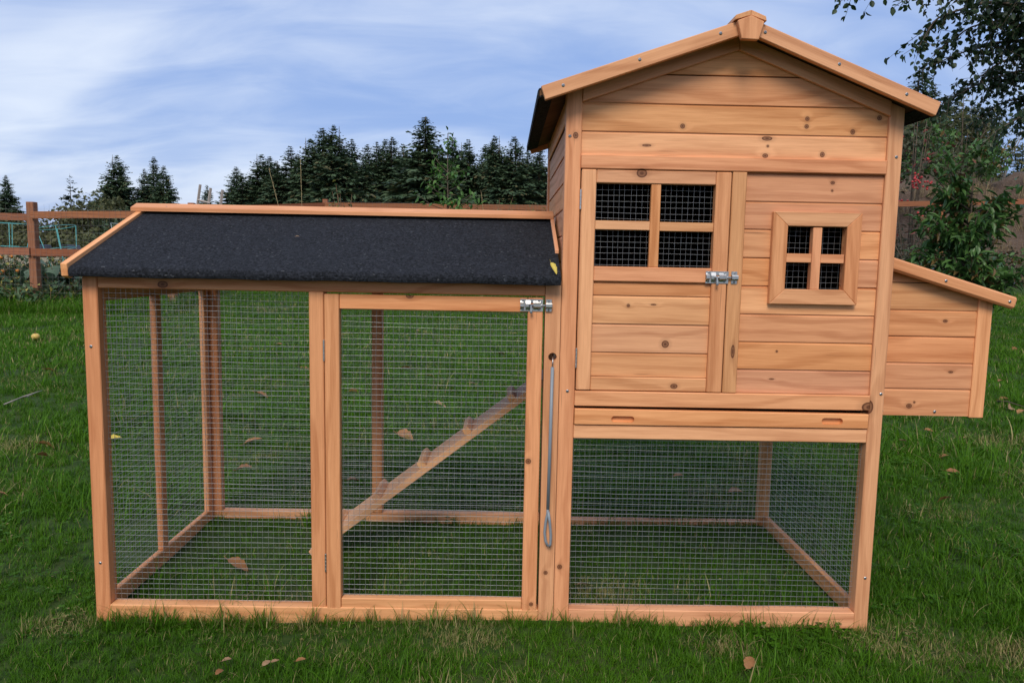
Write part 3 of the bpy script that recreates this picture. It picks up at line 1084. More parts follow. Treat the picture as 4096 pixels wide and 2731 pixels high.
p = [rp(.004, 0), rp(.835, 0), rp(.835, .017), rp(.004, .017)]
prism('ramp_board', ramp, p, 'y', .3400, .4900, None, 'ramp', bev=.001, grfun=slope_gr('y', p[0], p[1]))
for a in (.085, .236, .392, .548, .700):
    q = [rp(a, .0172), rp(a + .021, .0172), rp(a + .019, .0350), rp(a + .002, .0350)]
    prism('cleat', ramp, q, 'y', .3425, .4875, 'y', 'ramp', bev=.0008)

# --- bolt latches
SCREW = None


def screw_mesh():
    bm = bmesh.new()
    n = 14
    prof = [(.0, -.0016), (.0022, -.0015), (.0034, -.0006), (.0036, .0008)]
    rings = []
    for r_, y_ in prof[1:]:
        rings.append([bm.verts.new((r_ * math.cos(2 * math.pi * i / n), y_, r_ * math.sin(2 * math.pi * i / n))) for i in range(n)])
    top = bm.verts.new((0, prof[0][1], 0))
    for i in range(n):
        bm.faces.new((top, rings[0][i], rings[0][(i + 1) % n]))
        for a, b_ in zip(rings[:-1], rings[1:]):
            bm.faces.new((a[i], b_[i], b_[(i + 1) % n], a[(i + 1) % n]))
    bmesh.ops.recalc_face_normals(bm, faces=bm.faces)
    nf = len(bm.faces)
    for dx_, dz_ in ((.0022, .00055), (.00055, .0022)):
        vs_ = [bm.verts.new((sx * dx_, -.00175, sz * dz_)) for sx, sz in ((-1, -1), (1, -1), (1, 1), (-1, 1))]
        fc = bm.faces.new(vs_)
        fc.material_index = 1
    me = bpy.data.meshes.new('screw')
    bm.to_mesh(me)
    bm.free()
    me.materials.append(MATS['screw_zinc'])
    me.materials.append(MATS['screw_slot'])
    return me


SCREW = screw_mesh()


def screw(parent, x, y, z, s=1.0, rx=0.0):
    o = bpy.data.objects.new('screw', SCREW)
    COL.objects.link(o)
    o.parent = parent
    o.location = Vector((x, y, z)) - wloc(parent)
    o.rotation_euler = (rx, random.uniform(0, 1.5), 0)
    o.scale = (s, s, s)
    return o


def latch(x0, z0, y):
    """barrel bolt: plate with rolled guides, bolt with knob, keeper on the post"""
    L = empty('bolt_latch', (x0, y, z0), coop)
    W, H = .0505, .0265
    bm = bmesh.new()
    # plate with a window punched behind the guides
    xs_ = [0, .0075, .0115, .0285, .0330, W]
    zs_ = [0, .0085, .0185, H]
    for i in range(5):
        for j in range(3):
            if j == 1 and i == 2:
                continue
            if j == 1 and i == 3:
                continue
            c = bmesh.ops.create_cube(bm, size=1.0)['verts']
            bmesh.ops.scale(bm, vec=(xs_[i + 1] - xs_[i], .0012, zs_[j + 1] - zs_[j]), verts=c)
            bmesh.ops.translate(bm, vec=(x0 + (xs_[i] + xs_[i + 1]) / 2, y - .0006, z0 + (zs_[j] + zs_[j + 1]) / 2), verts=c)
    bmesh.ops.remove_doubles(bm, verts=bm.verts, dist=1e-6)
    V, F = bm_arrays(bm)
    bm.free()
    mesh_obj('plate', V, F, 'zinc', L)
    zc = z0 + .0132

    def guide(a, b_, hh=.0062, dd=.0088):
        pr = [(y - .0012, zc - hh - .0035), (y - .0022, zc - hh), (y - dd * .75, zc - hh * .85), (y - dd, zc - hh * .45), (y - dd, zc + hh * .45), (y - dd * .75, zc + hh * .85), (y - .0022, zc + hh), (y - .0012, zc + hh + .0035)]
        inn = [(q[0] + .0012, zc + (q[1] - zc) * .86) for q in pr[::-1]]
        prism('guide', L, pr + inn, 'x', a, b_, 'x', 'zinc')
    guide(x0 + .0002, x0 + .0078)
    guide(x0 + .0290, x0 + .0450)
    guide(x0 + .0120, x0 + .0225, .0075, .0035)
    tube('bolt', L, [(x0 + .019, y - .0052, zc), (x0 + .0700, y - .0052, zc)], .0026, 'zinc', 12)
    tube('knob', L, [(x0 + .0240, y - .0062, zc - .001), (x0 + .0240, y - .0100, zc - .0085), (x0 + .0240, y - .0105, zc - .0120), (x0 + .0240, y - .0110, zc - .0170)], [.0020, .0020, .0030, .0028], 'rod_grey', 10)
    # keeper
    kx = x0 + .0568
    for za, zb in ((z0 - .0003, z0 + .0075), (z0 + .0190, z0 + .0268)):
        board('keeper_tab', L, kx, kx + .0130, y - .0012, y, za, zb, 'x', mat='zinc', bev=.0003)
    pr = [(y - .0012, zc - .0062), (y - .0075, zc - .0056), (y - .0092, zc - .003), (y - .0092, zc + .003), (y - .0075, zc + .0056), (y - .0012, zc + .0062)]
    inn = [(q[0] + .0012, zc + (q[1] - zc) * .8) for q in pr[::-1]]
    prism('keeper', L, pr + inn, 'x', kx - .0002, kx + .0136, 'x', 'zinc')
    for sx2, sz2 in ((.0062, .0042), (.0062, .0226), (.0415, .0042), (.0415, .0226)):
        screw(L, x0 + sx2, y - .0012, z0 + sz2, .78)
    for sz2 in (.0034, .0230):
        screw(L, kx + .0065, y - .0012, z0 + sz2, .78)
    return L


latch(.3168, .7868, -.0044)
latch(-.0908, .7180, -.0034)

# --- pull rod of the pop door
rod = empty('pull_rod', (-.0165, -.006, .62), coop)
tube('hook', rod, [(-.0165, .010, .6170), (-.0163, .000, .6160), (-.0162, -.008, .6120), (-.0164, -.0100, .6060), (-.0166, -.0100, .5930)], .0014, 'zinc', 8)
tube('sleeve', rod, [(-.0166, -.0100, .5950), (-.0176, -.0105, .4300), (-.0190, -.0110, .2700)], .0037, 'rod_grey', 12)
lp = [(-.0190, -.0110, .2720), (-.0195, -.011, .2600), (-.0235, -.0112, .2380), (-.0252, -.0112, .2150), (-.0225, -.0112, .1950), (-.0175, -.0112, .1838), (-.0140, -.0112, .1815), (-.0112, -.0112, .1880), (-.0110, -.0115, .2100), (-.0140, -.012, .2400), (-.0178, -.0125, .2640)]
tube('loop_handle', rod, lp, .0030, 'rod_grey', 12)

# --- screws of the frame
for (x, y, z) in ((.0095, -.001, 1.0985), (.7225, -.001, 1.0680), (.0190, -.001, .5400), (.7268, -.001, .5450), (.7215, -.001, .1130),
                  (-1.0400, 0, .6220), (-1.0400, 0, .1240), (-.004, .0, .33)):
    if x == -.004:
        continue
    screw(frame, x, y - .0002, z)
for (x, dz_) in ((-.012, -.014), (.145, -.013), (.310, -.014), (.402, -.015), (.560, -.013), (.705, -.014)):
    screw(roof, x, -.0587, roofz(x, 1.335) + (-.0022 if x > RX else -.001) + dz_ + .0015)
for x in (.752, .888, 1.040):
    screw(nest, x, NY - .0285, lidz(x) - .0150)
for x, z in ((.778, .4895), (.905, .4895)):
    screw(nest, x, NY + .0030, z)
for x in (-1.00, -.085):
    screw(rroof, x, YR - .022, ZRG + .0085, 1.0, -1.2)

# ------------------------------------------------------------------ foliage helpers
LEAF6 = (np.array([(0, 0, 0), (-.36, .22, .10), (-.44, .52, .12), (-.20, .84, .03), (0, 1.0, -.10), (.20, .84, .03), (.44, .52, .12), (.36, .22, .10), (0, .5, 0)], float),
         np.array([(0, 8, 1), (1, 8, 2), (2, 8, 3), (3, 8, 4), (4, 8, 5), (5, 8, 6), (6, 8, 7), (7, 8, 0)]))
LEAF4 = (np.array([(0, 0, 0), (-.45, .5, .10), (0, 1.0, -.06), (.45, .5, .10), (0, .45, 0)], float), np.array([(0, 4, 1), (1, 4, 2), (2, 4, 3), (3, 4, 0)]))
LEAF2 = (np.array([(0, 0, 0), (-.5, .5, .06), (0, 1.0, 0), (.5, .5, .06)], float), np.array([(0, 3, 2), (0, 2, 1)]))


def norm(v):
    return v / (np.linalg.norm(v, axis=-1, keepdims=True) + 1e-12)


def leaves(P, Dv, Nv, L, W, tpl):
    """vertices, triangles, random-per-leaf of many leaves"""
    tv, tf = tpl
    Dv = norm(Dv)
    S = norm(np.cross(Dv, Nv))
    N2 = np.cross(S, Dv)
    n, k = len(P), len(tv)
    V = P[:, None, :] + (tv[None, :, 0, None] * W[:, None, None]) * S[:, None, :] + (tv[None, :, 1, None] * L[:, None, None]) * Dv[:, None, :] + (tv[None, :, 2, None] * L[:, None, None]) * N2[:, None, :]
    F = tf[None] + (np.arange(n) * k)[:, None, None]
    lr = np.repeat(rng.random(n), k)
    return V.reshape(-1, 3), F.reshape(-1, 3), lr


def rand_dir(n, zbias=0.0):
    v = rng.normal(size=(n, 3))
    v[:, 2] += zbias
    return norm(v)


def conifer_arrays(seed, H, Rr, whorls=40, per=6, sparse=1.0, droop=0.30):
    rs_ = np.random.default_rng(seed)
    P, Dv, Nv, L, W = [], [], [], [], []
    lean = rs_.normal(0, .01, 2)
    for i in range(whorls):
        t_ = .05 + .945 * (i + rs_.uniform(-.3, .3)) / whorls
        t_ = min(max(t_, .04), .992)
        z = t_ * H
        prof = (1 - t_) ** 0.80 * (0.82 + 0.18 * math.sin(i * .9 + seed) * math.sin(i * .37)) + .010
        nb_ = max(3, int(per * (0.6 + .6 * rs_.random())))
        for j in range(nb_):
            az = rs_.uniform(0, 2 * math.pi)
            ln = Rr * prof * rs_.uniform(.62, 1.18)
            el = (0.55 * t_ ** 3 - droop * (1 - t_)) + rs_.normal(0, .20)
            d = np.array([math.cos(az) * math.cos(el), math.sin(az) * math.cos(el), math.sin(el)])
            side = np.array([-math.sin(az), math.cos(az), 0])
            ns = max(3, int(sparse * ln / .34))
            for s in np.linspace(.18, 1.0, ns):
                pt = np.array([lean[0] * z, lean[1] * z, z]) + d * ln * s + np.array([0, 0, (-.16 * s * s + .10 * s ** 3) * ln])
                tw = (.17 + .30 * (1 - s)) * ln + .05 + .16 * (1 - t_)
                for sd_ in (-1, 1):
                    q = d * .75 + side * sd_ * rs_.uniform(.35, 1.0) + np.array([0, 0, rs_.uniform(-.85, .10)])
                    P.append(pt)
                    Dv.append(q)
                    Nv.append(np.array([rs_.normal(0, .6), rs_.normal(0, .6), 1.0]))
                    L.append(tw * rs_.uniform(.7, 1.25))
                    W.append(tw * rs_.uniform(.30, .50) + .05)
    arr = [np.array(q) for q in (P, Dv, Nv, L, W)]
    return leaves(*arr, LEAF2)


def make_tree(name, loc, trunk_pts, trunk_r, trunk_mat, crown, crown_mat, crown_name='crown'):
    t_ = empty(name, loc)
    if trunk_pts is not None:
        V, F = tube_arrays(trunk_pts, trunk_r, 8)
        mesh_obj('trunk', np.array(V) + np.array(loc), F, trunk_mat, t_, smooth=True, loc=loc)
    V, F, lr = crown
    mesh_obj(crown_name, V + np.array(loc), F, crown_mat, t_, lr=lr, loc=loc)
    return t_


# ------------------------------------------------------------------ far conifers
protos = []
for sd_, rr, wh, pe, sp, dr in ((1, 6.0, 66, 14, 1.15, .32), (2, 5.4, 64, 14, 1.15, .42), (3, 6.6, 62, 14, 1.1, .24), (4, 5.0, 68, 14, 1.15, .36)):
    V, F, lr = conifer_arrays(sd_, 20.0, rr, wh, pe, sp, dr)
    protos.append(((V, F, lr), sd_))
V, F, lr = conifer_arrays(9, 20.0, 7.6, 22, 6, 1.2, .12)
protos.append(((V, F, lr), 9))
PROTO_OBJ = {}
ORD = ['first', 'second', 'third', 'fourth', 'fifth', 'sixth', 'seventh', 'eighth', 'ninth', 'tenth', 'eleventh', 'twelfth', 'thirteenth', 'fourteenth', 'fifteenth', 'sixteenth',
       'seventeenth', 'eighteenth', 'nineteenth', 'twentieth', 'twenty-first', 'twenty-second', 'twenty-third', 'twenty-fourth', 'twenty-fifth', 'twenty-sixth', 'twenty-seventh']


def conifer(x, y, top, kind, wide, label, group, name='conifer_tree', rot=None):
    base = float(gz(x, min(y, 900)))
    h = top - base
    (crown, sd_) = protos[kind]
    if kind not in PROTO_OBJ:
        o = empty(name, (0, 0, 0))
        V, F = tube_arrays([(0, 0, 0), (0, 0, 6), (0, 0, 13), (0, 0, 19.8)], [.30, .24, .13, .02], 8)
        mesh_obj('trunk', V, F, 'bark', o, smooth=True, loc=(0, 0, 0))
        V, F, lr = crown
        mesh_obj('crown', V, F, 'conifer_green' if kind != 4 else 'conifer_black', o, lr=lr, loc=(0, 0, 0))
        PROTO_OBJ[kind] = o
    else:
        o = copy_tree(PROTO_OBJ[kind])
    o.location = (x, y, base)
    k = h / 20.0
    wide *= 1.0 if kind == 4 else 1.62
    o.scale = (k * wide, k * wide, k)
    o.rotation_euler = (0, 0, random.uniform(0, 6.28) if rot is None else rot)
    tag(o, label, 'conifer', group)
    return o


def px(u, v, y):
    """world point seen at photo position (u, v of a 2352 px wide picture) at depth y; used once to lay out the background"""
    d = fw * 1710.117 + right * (u - 1176) - up * (v - 784)
    return CAM + d * ((y - CAM.y) / d.y)


LONE = [(12, 400, 92, 0, .9, 'dark conifer cut by the frame edge above the fence'),
        (160, 397, 70, 4, .95, 'sparse open-branched conifer standing alone above the fence rail'),
        (258, 353, 84, 2, 1.05, 'broad dark conifer left of the pair near the run ridge'),
        (279, 380, 90, 1, 1.0, 'shorter conifer merged into the flank of the broad dark conifer'),
        (330, 386, 86, 1, 1.0, 'left and lowest of three conifers clumped above the run roof corner'),
        (351, 358, 89, 3, 1.1, 'tallest middle one of three conifers clumped above the run roof corner'),
        (374, 378, 84, 0, .95, 'right-hand one of three conifers clumped above the run roof corner'),
        (476, 423, 95, 2, .8, 'small lone conifer behind the grey wooden frame')]
for u, v, y, k, wd, lab in LONE:
    p = px(u, v, y)
    conifer(p.x, y, p.z, k, wd * .80, lab, 'conifers left of the treeline')
WOOD = [(543, 381, 96, 0, .95), (556, 396, 92, 1, 1.0), (590, 351, 94, 2, .9), (620, 356, 99, 0, .95), (637, 368, 92, 3, 1.1), (668, 334, 95, 1, 1.1), (702, 314, 92, 2, .85), (742, 290, 96, 0, .95),
        (779, 287, 90, 2, .9), (808, 318, 94, 1, 1.1), (845, 330, 108, 3, 1.0), (865, 324, 104, 1, .9), (882, 316, 110, 0, .8), (899, 312, 103, 3, 1.0), (926, 326, 107, 2, .75), (977, 264, 90, 0, 1.05),
        (1010, 330, 106, 1, .9), (1040, 312, 103, 0, .8), (1060, 324, 108, 2, .75), (1078, 318, 101, 1, .9), (1115, 330, 107, 3, 1.0), (1130, 318, 103, 0, .8), (1147, 309, 99, 2, .75), (1185, 310, 98, 0, .9), (1212, 340, 104, 1, 1.0), (1240, 330, 100, 3, 1.0)]
for i, (u, v, y, k, wd) in enumerate(WOOD):
    p = px(u, v, y)
    lab = f'{ORD[i]} dark conifer from the low end of the treeline above the run roof'
    if i == 15:
        lab = 'tallest conifer of the treeline, standing out above the leafy sapling'
    conifer(p.x, y, p.z, k, wd, lab, 'conifers of the far treeline')
BACK = [(575, 405), (605, 380), (650, 372), (685, 352), (722, 335), (760, 325), (795, 335), (828, 350), (855, 352), (890, 345), (912, 350), (945, 345), (962, 338), (995, 345), (1025, 350), (1050, 345), (1070, 350), (1098, 352), (1122, 350), (1160, 345), (1172, 350), (1200, 352), (1228, 350)]
for i, (u, v) in enumerate(BACK):
    p = px(u, v, 122)
    conifer(p.x, 122 + (i % 3) * 4, p.z, i % 4, 1.0, f'{ORD[i]} conifer from the low end in the rear rank of the far treeline', 'rear rank of the far treeline')
for u, v, y, k, wd, lab in [(2113, 150, 40, 1, 1.0, 'tall dark conifer behind the roof end above the nest box'), (2072, 215, 36, 0, .7, 'conifer half hidden behind the house wall and roof end'), (2150, 190, 38, 3, .75, 'slim conifer between the roof end and the hanging birch leaves'), (2238, 235, 48, 0, .8, 'dark conifer behind the willow bush on the bank'),
                            (2178, 215, 58, 2, .8, 'conifer showing through the hanging birch leaves'), (2350, 340, 70, 3, 1.0, 'small conifer top beyond the crest of the earth bank')]:
    p = px(u, v, y)
    conifer(p.x, y, p.z, k, wd, lab, 'conifers beyond the earth bank')


def ball_crown(n, rx, ry, rz, cz, leaf, tpl, clump=14, shell=.55, droop=-.2, sd_=0, wr=.6):
    """leaves gathered in clumps through an uneven volume"""
    cdir = rand_dir(clump)
    cen = cdir * (rng.uniform(.35, .95, (clump, 1))) * np.array([rx, ry, rz])
    rad = rng.uniform(.25, .48, clump) * (rx + ry + rz) / 3
    idx = rng.integers(0, clump, n)
    P = cen[idx] + rand_dir(n) * (rng.random((n, 1)) ** .5) * rad[idx][:, None]
    P[:, 2] += cz
    Dv = rand_dir(n) + np.array([0, 0, droop])
    Nv = rand_dir(n, .8)
    L = leaf * rng.uniform(.7, 1.3, n)
    return leaves(P, Dv, Nv, L, L * wr, tpl)


# broadleaf scrub in front of the far conifers
BUSH = [(40, 500, 66, 3.4, 3.0, 'olive scrub tree under the conifer at the frame edge'), (115, 520, 62, 3.0, 2.6, 'grey-green scrub between the fence post and the sparse conifer'),
        (205, 455, 64, 2.9, 3.4, 'olive bush right of the sparse conifer'), (240, 440, 70, 2.4, 3.6, 'yellowing bush at the foot of the broad dark conifer'),
        (300, 480, 66, 3.2, 3.2, 'green thicket below the three clumped conifers'), (160, 545, 50, 2.4, 1.6, 'low hedge behind the turquoise cage')]
for i, (u, v, y, rw, hh, lab) in enumerate(BUSH):
    p = px(u, v, y)
    base = float(gz(p.x, y))
    h = p.z - base
    t_ = empty('scrub_tree', (p.x, y, base))
    V, F = tube_arrays([(0, 0, 0), (.1, 0, h * .4), (.0, .1, h * .75)], [.16, .11, .04], 7)
    mesh_obj('trunk', np.array(V) + np.array([p.x, y, base]), F, 'bark', t_, smooth=True, loc=(p.x, y, base))
    V, F, lr = ball_crown(2600, rw, rw, h * .5, h * .52, .34, LEAF2, 22)
    mesh_obj('crown', V + np.array([p.x, y, base]), F, 'olive_leaf' if i != 4 else 'conifer_green', t_, lr=lr, loc=(p.x, y, base))
    tag(t_, lab, 'bush', 'scrub in front of the far conifers')

# ------------------------------------------------------------------ distant house, shed, earth heap, cars
hx, hy = px(20, 570, 92).x, 92.0
hb = float(gz(hx, hy))
house = empty('distant_house', (hx, hy, hb))
tag(house, 'distant tan house with a dark grey roof behind the turquoise cage', 'house')


def far_box(name, parent, x0, x1, y0, y1, z0, z1, mat):
    V = [(x, y, z) for z in (z0, z1) for y in (y0, y1) for x in (x0, x1)]
    F = [(0, 1, 3, 2), (4, 6, 7, 5), (0, 4, 5, 1), (2, 3, 7, 6), (0, 2, 6, 4), (1, 5, 7, 3)]
    return mesh_obj(name, V, F, mat, parent)


far_box('wall', house, hx - 3.4, hx + 2.2, hy, hy + 4, hb, hb + .95, 'house_wall_tan')
wn = far_box('window', house, hx + .6, hx + 1.4, hy - .05, hy - .001, hb + .3, hb + .8, 'glass_dark')
V = [(hx - 3.9, hy - .5, hb + .9), (hx + 2.6, hy - .5, hb + .9), (hx + 2.6, hy + 4.5, hb + .9), (hx - 3.9, hy + 4.5, hb + .9), (hx - 2.4, hy + 2, hb + 2.3), (hx + .6, hy + 2, hb + 2.3)]
mesh_obj('roof', V, [(0, 1, 5, 4), (1, 2, 5), (2, 3, 4, 5), (3, 0, 4), (0, 3, 2, 1)], 'house_roof_grey', house)

for u0, u1, v0, v1, y, nm, lab in ((83, 112, 568, 578, 46, 'parked_car', 'low dark parked car right behind the fence post'), (148, 180, 567, 579, 46, 'parked_car', 'low dark parked car between the post and the second cage')):
    a, b_ = px(u0, v1, y), px(u1, v0, y)
    L_ = b_.x - a.x
    zb = float(gz(a.x, y))
    h = max(.8, b_.z - zb)
    car = empty(nm, ((a.x + b_.x) / 2, y, zb))
    pr = [(a.x, zb + .12), (b_.x, zb + .12), (b_.x, zb + h * .55), (b_.x - L_ * .18, zb + h * .62), (b_.x - L_ * .33, zb + h), (a.x + L_ * .25, zb + h), (a.x + L_ * .08, zb + h * .62), (a.x, zb + h * .55)]
    prism('body', car, pr, 'y', y - .7, y + .7, 'x', 'car_dark', bev=.03)
    for wx in (a.x + L_ * .2, b_.x - L_ * .2):
        for wy in (y - .66, y + .5):
            V, F = tube_arrays([(wx, wy, zb + .22), (wx, wy + .16, zb + .22)], .22, 14)
            mesh_obj('wheel', V, F, 'tyre', car, smooth=True)
    tag(car, lab, 'car', 'cars parked across the field')

for u, v, y, wd, lab in ((300, 556, 40, 2.5, 'heap of red earth across the field left of the run roof'), (365, 562, 44, 2.2, 'smaller heap of red earth against the run roof edge')):
    p = px(u, v, y)
    zb = float(gz(p.x, y))
    gx_, gy_ = np.meshgrid(np.linspace(-1, 1, 21), np.linspace(-1, 1, 15))
    rr_ = np.sqrt(gx_ ** 2 + gy_ ** 2)
    hh = (p.z - zb + .1) * np.clip(1 - rr_ ** 1.15, -.05, 1) * (1 + .18 * np.sin(gx_ * 7 + u) * np.cos(gy_ * 5))
    V = np.stack([p.x + gx_ * wd, y + gy_ * wd * .7, zb - .04 + hh], -1).reshape(-1, 3)
    ii = np.arange(14)[:, None] * 21 + np.arange(20)[None, :]
    o = mesh_obj('earth_heap', V, np.stack([ii, ii + 1, ii + 22, ii + 21], -1).reshape(-1, 4), 'red_earth', None, smooth=True, loc=(p.x, y, zb))
    tag(o, lab, 'earth heap', 'heaps of red earth')

# ------------------------------------------------------------------ rail fence
fence = empty('rail_fence', (-3.8, 11, 0.2))
tag(fence, 'red-brown post and rail fence with wire mesh round the yard', 'fence')


def f_board(name, p0, p1, hgt, thk):
    """rail between two points (top edge centre line)"""
    a, b_ = Vector(p0), Vector(p1)
    d = (b_ - a)
    ln = d.length
    d.normalize()
    s = Vector((d.y, -d.x, 0)).normalized() * (thk / 2)
    V = []
    for q in (a, b_):
        for dz_ in (0, -hgt):
            for sg in (-1, 1):
                V.append(q + s * sg + Vector((0, 0, dz_)))
    F = [(0, 1, 3, 2), (4, 6, 7, 5), (0, 4, 5, 1), (2, 3, 7, 6), (0, 2, 6, 4), (1, 5, 7, 3)]
    al = [(Vector(v_) - a).dot(d) for v_ in V]
    gr_ = [(al[i] + a.x, V[i].z, V[i].y) for i in range(8)]
    return mesh_obj(name, [tuple(v_) for v_ in V], F, 'fence', fence, gr=gr_)


def f_post(x, y, top, w_=.105):
    z = float(gz(x, y))
    return board('post', fence, x - w_ / 2, x + w_ / 2, y - w_ / 2, y + w_ / 2, z - .2, top, 'z', mat='fence', bev=.006)


# near stretch beside the vegetable bed
near = [(-10.6, 9.0), (-8.75, 9.0), (-6.76, 9.0), (-4.83, 9.0)]
for i, (x, y) in enumerate(near):
    f_post(x, y, 1.51 if i < 3 else 1.425)
for (xa, ya), (xb, yb) in zip(near[:-1], near[1:]):
    z1 = 1.355 + (.02 if xa > -7 else 0)
    if xa > -7:
        f_board('rail', (xa + .03, ya - .075, 1.375), (xb, yb - .075, 1.420), .098, .040)
    else:
        f_board('rail', (xa, ya + .075, 1.365), (xb - .02, yb + .075, 1.350), .098, .040)
    f_board('rail', (xa + .01, ya - .075, .862), (xb - .01, yb - .075, .872), .104, .040)
# side stretch back to the far line, then the far line
far_pts = [(-5.52, 11.4), (-3.84, 14.0), (-1.24, 14.0), (1.0, 14.0), (3.0, 14.0), (5.0, 14.0), (7.0, 14.0), (9.0, 14.0), (11.2, 14.0), (13.4, 14.0)]
tops = [1.68, 1.98, 2.005, 2.02, 2.06, 2.12, 2.20, 2.27, 2.36, 2.42]
for (x, y), tp in zip(far_pts, tops):
    f_post(x, y, tp + (.02 if x < 2 else -.02))
full = [(-4.83, 9.0, 1.36)] + [(x, y, tp - .055) for (x, y), tp in zip(far_pts, tops)]
for (xa, ya, za), (xb, yb, zb) in zip(full[:-1], full[1:]):
    if xa == -4.83:
        continue
    f_board('rail', (xa + .005, ya - .085, za), (xb - .005, yb - .085, zb), .105, .040)
    if xa < 1:
        f_board('rail', (xa + .005, ya - .085, za - .52), (xb - .005, yb - .085, zb - .52), .105, .040)
wire_panel(fence, (-10.6, 8.895, .01), (1, 0, 0), (0, 0, 1), 5.80, 1.46, .075, .105, .0012, .003, 'old_wire', seg=.5)
wire_panel(fence, (-3.84, 13.86, .44), (1, 0, 0), (0, 0, 1), 4.90, 1.52, .075, .105, .0012, .003, 'old_wire', seg=.5)
wire_panel(fence, (1.06, 13.86, .44), (1, 0, 0), (0, 0, 1), 12.3, 1.30, .075, .105, .0012, .003, 'old_wire', seg=.5)

# grey wooden frame behind the ridge of the run
fr = empty('wooden_frame', (-5.65, 12.6, .35))
tag(fr, 'grey slatted wooden frame end poking up behind the run ridge', 'wooden frame')
for a, b_ in (((453, 475, 12.5), (460, 424, 12.5)), ((478, 476, 12.5), (484, 432, 12.5)), ((506, 478, 12.5), (511, 436, 12.5))):
    p0, p1 = px(a[0], a[1] + 90, a[2]), px(*b_)
    p0 = p1 + (px(*a) - p1) * 3.2
    V, F = tube_arrays([tuple(p0), tuple(p1)], .026, 4)
    mesh_obj('slat', V, F, 'greywood', fr, gr=[(v_[2], v_[0], v_[1]) for v_ in V])
p0, p1 = px(455, 460, 12.47), px(482, 467, 12.47)
V, F = tube_arrays([tuple(p0), tuple(p1)], .022, 4)
mesh_obj('rung', V, F, 'greywood', fr, gr=[(v_[0], v_[2], v_[1]) for v_ in V])

# ------------------------------------------------------------------ vegetable bed: cages, plants
def cage(cx_, cy_, ztop, r0_, tilt, mat, label):
    z0 = float(gz(cx_, cy_))
    c = empty('tomato_cage', (cx_, cy_, z0))
    h = ztop - z0
    T = Matrix.Rotation(tilt, 4, 'Y')

    def tr(x, y, z):
        q = T @ Vector((x, y, z))
        return (cx_ + q.x, cy_ + q.y, z0 + q.z)
    for f_, k in ((1.0, 1.0), (.66, .80), (.34, .60)):
        rr_ = r0_ * k
        pts = [tr(rr_ * math.cos(a), rr_ * math.sin(a), h * f_) for a in np.linspace(0, 2 * math.pi, 29)]
        tube('ring', c, pts, .0042, mat, 6)
    for q in range(4):
        a = .5 + q * math.pi / 2
        tube('leg', c, [tr(r0_ * math.cos(a), r0_ * math.sin(a), h), tr(r0_ * .42 * math.cos(a), r0_ * .42 * math.sin(a), 0)], .0042, mat, 6)
    tag(c, label, 'plant cage', 'wire cages in the vegetable bed')
    return c


cage(-8.08, 10.5, 1.262, .275, .03, 'turquoise', 'turquoise wire tomato cage cut by the frame edge')
cage(-7.16, 10.5, 1.225, .275, -.16, 'turquoise', 'tilted turquoise wire tomato cage between fence post and run roof')
cage(-6.35, 10.9, 1.290, .32, .05, 'pale_wire', 'pale wire cage half hidden behind the run roof edge')


def leafy_plant(name, x, y, h, r_, n, leaf, mat, label, cat, group=None, stems=6, tpl=LEAF4, wr=.62, upright=.2, droop=-.3, fruit=None, stem_mat='apple_stem'):
    z0 = float(gz(x, y))
    t_ = empty(name, (x, y, z0))
    parts = []
    P = []
    for s in range(stems):
        a = rng.uniform(0, 6.28)
        ro = r_ * rng.uniform(.25, 1.0)
        hh = h * rng.uniform(.6, 1.0)
        pts = [(x, y, z0 - .02), (x + ro * .35 * math.cos(a), y + ro * .35 * math.sin(a), z0 + hh * .5), (x + ro * math.cos(a), y + ro * math.sin(a), z0 + hh)]
        parts.append(tube_arrays(pts, [.012 * h + .003, .009 * h + .002, .003], 6))
        m_ = n // stems
        s_ = rng.uniform(.15, 1.0, m_)[:, None]
        A, B, C_ = (np.array(q) for q in pts)
        q = (1 - s_) ** 2 * A + 2 * s_ * (1 - s_) * B + s_ ** 2 * C_
        P.append(q)
    V, F = join(parts)
    mesh_obj('stem', V, F, stem_mat, t_, smooth=True)
    P = np.concatenate(P)
    P = P + rng.normal(0, .055 * r_ + .006, P.shape)
    P[:, 2] = np.maximum(P[:, 2], z0 + .02)
    m_ = len(P)
    out_ = P - np.array([x, y, 0])
    out_[:, 2] = 0
    Dv = norm(out_) * .8 + rand_dir(m_) * .8 + np.array([0, 0, droop])
    V, F, lr = leaves(P, Dv, rand_dir(m_) * .5 + np.array([0, 0, 1.0]), leaf * rng.uniform(.6, 1.25, m_), leaf * wr * rng.uniform(.7, 1.2, m_), tpl)
    mesh_obj('foliage', V, F, mat, t_, lr=lr)
    if fruit:
        cnt, fm, fr_ = fruit
        for k in range(cnt):
            q = P[rng.integers(0, m_)]
            bm = bmesh.new()
            bmesh.ops.create_icosphere(bm, subdivisions=2, radius=fr_)
            for v_ in bm.verts:
                v_.co.z *= .88
            V, F = bm_arrays(bm)
            bm.free()
            mesh_obj('fruit', V + q + np.array([0, -.03, 0]), F, fm, t_, smooth=True)
    tag(t_, label, cat, group)
    return t_


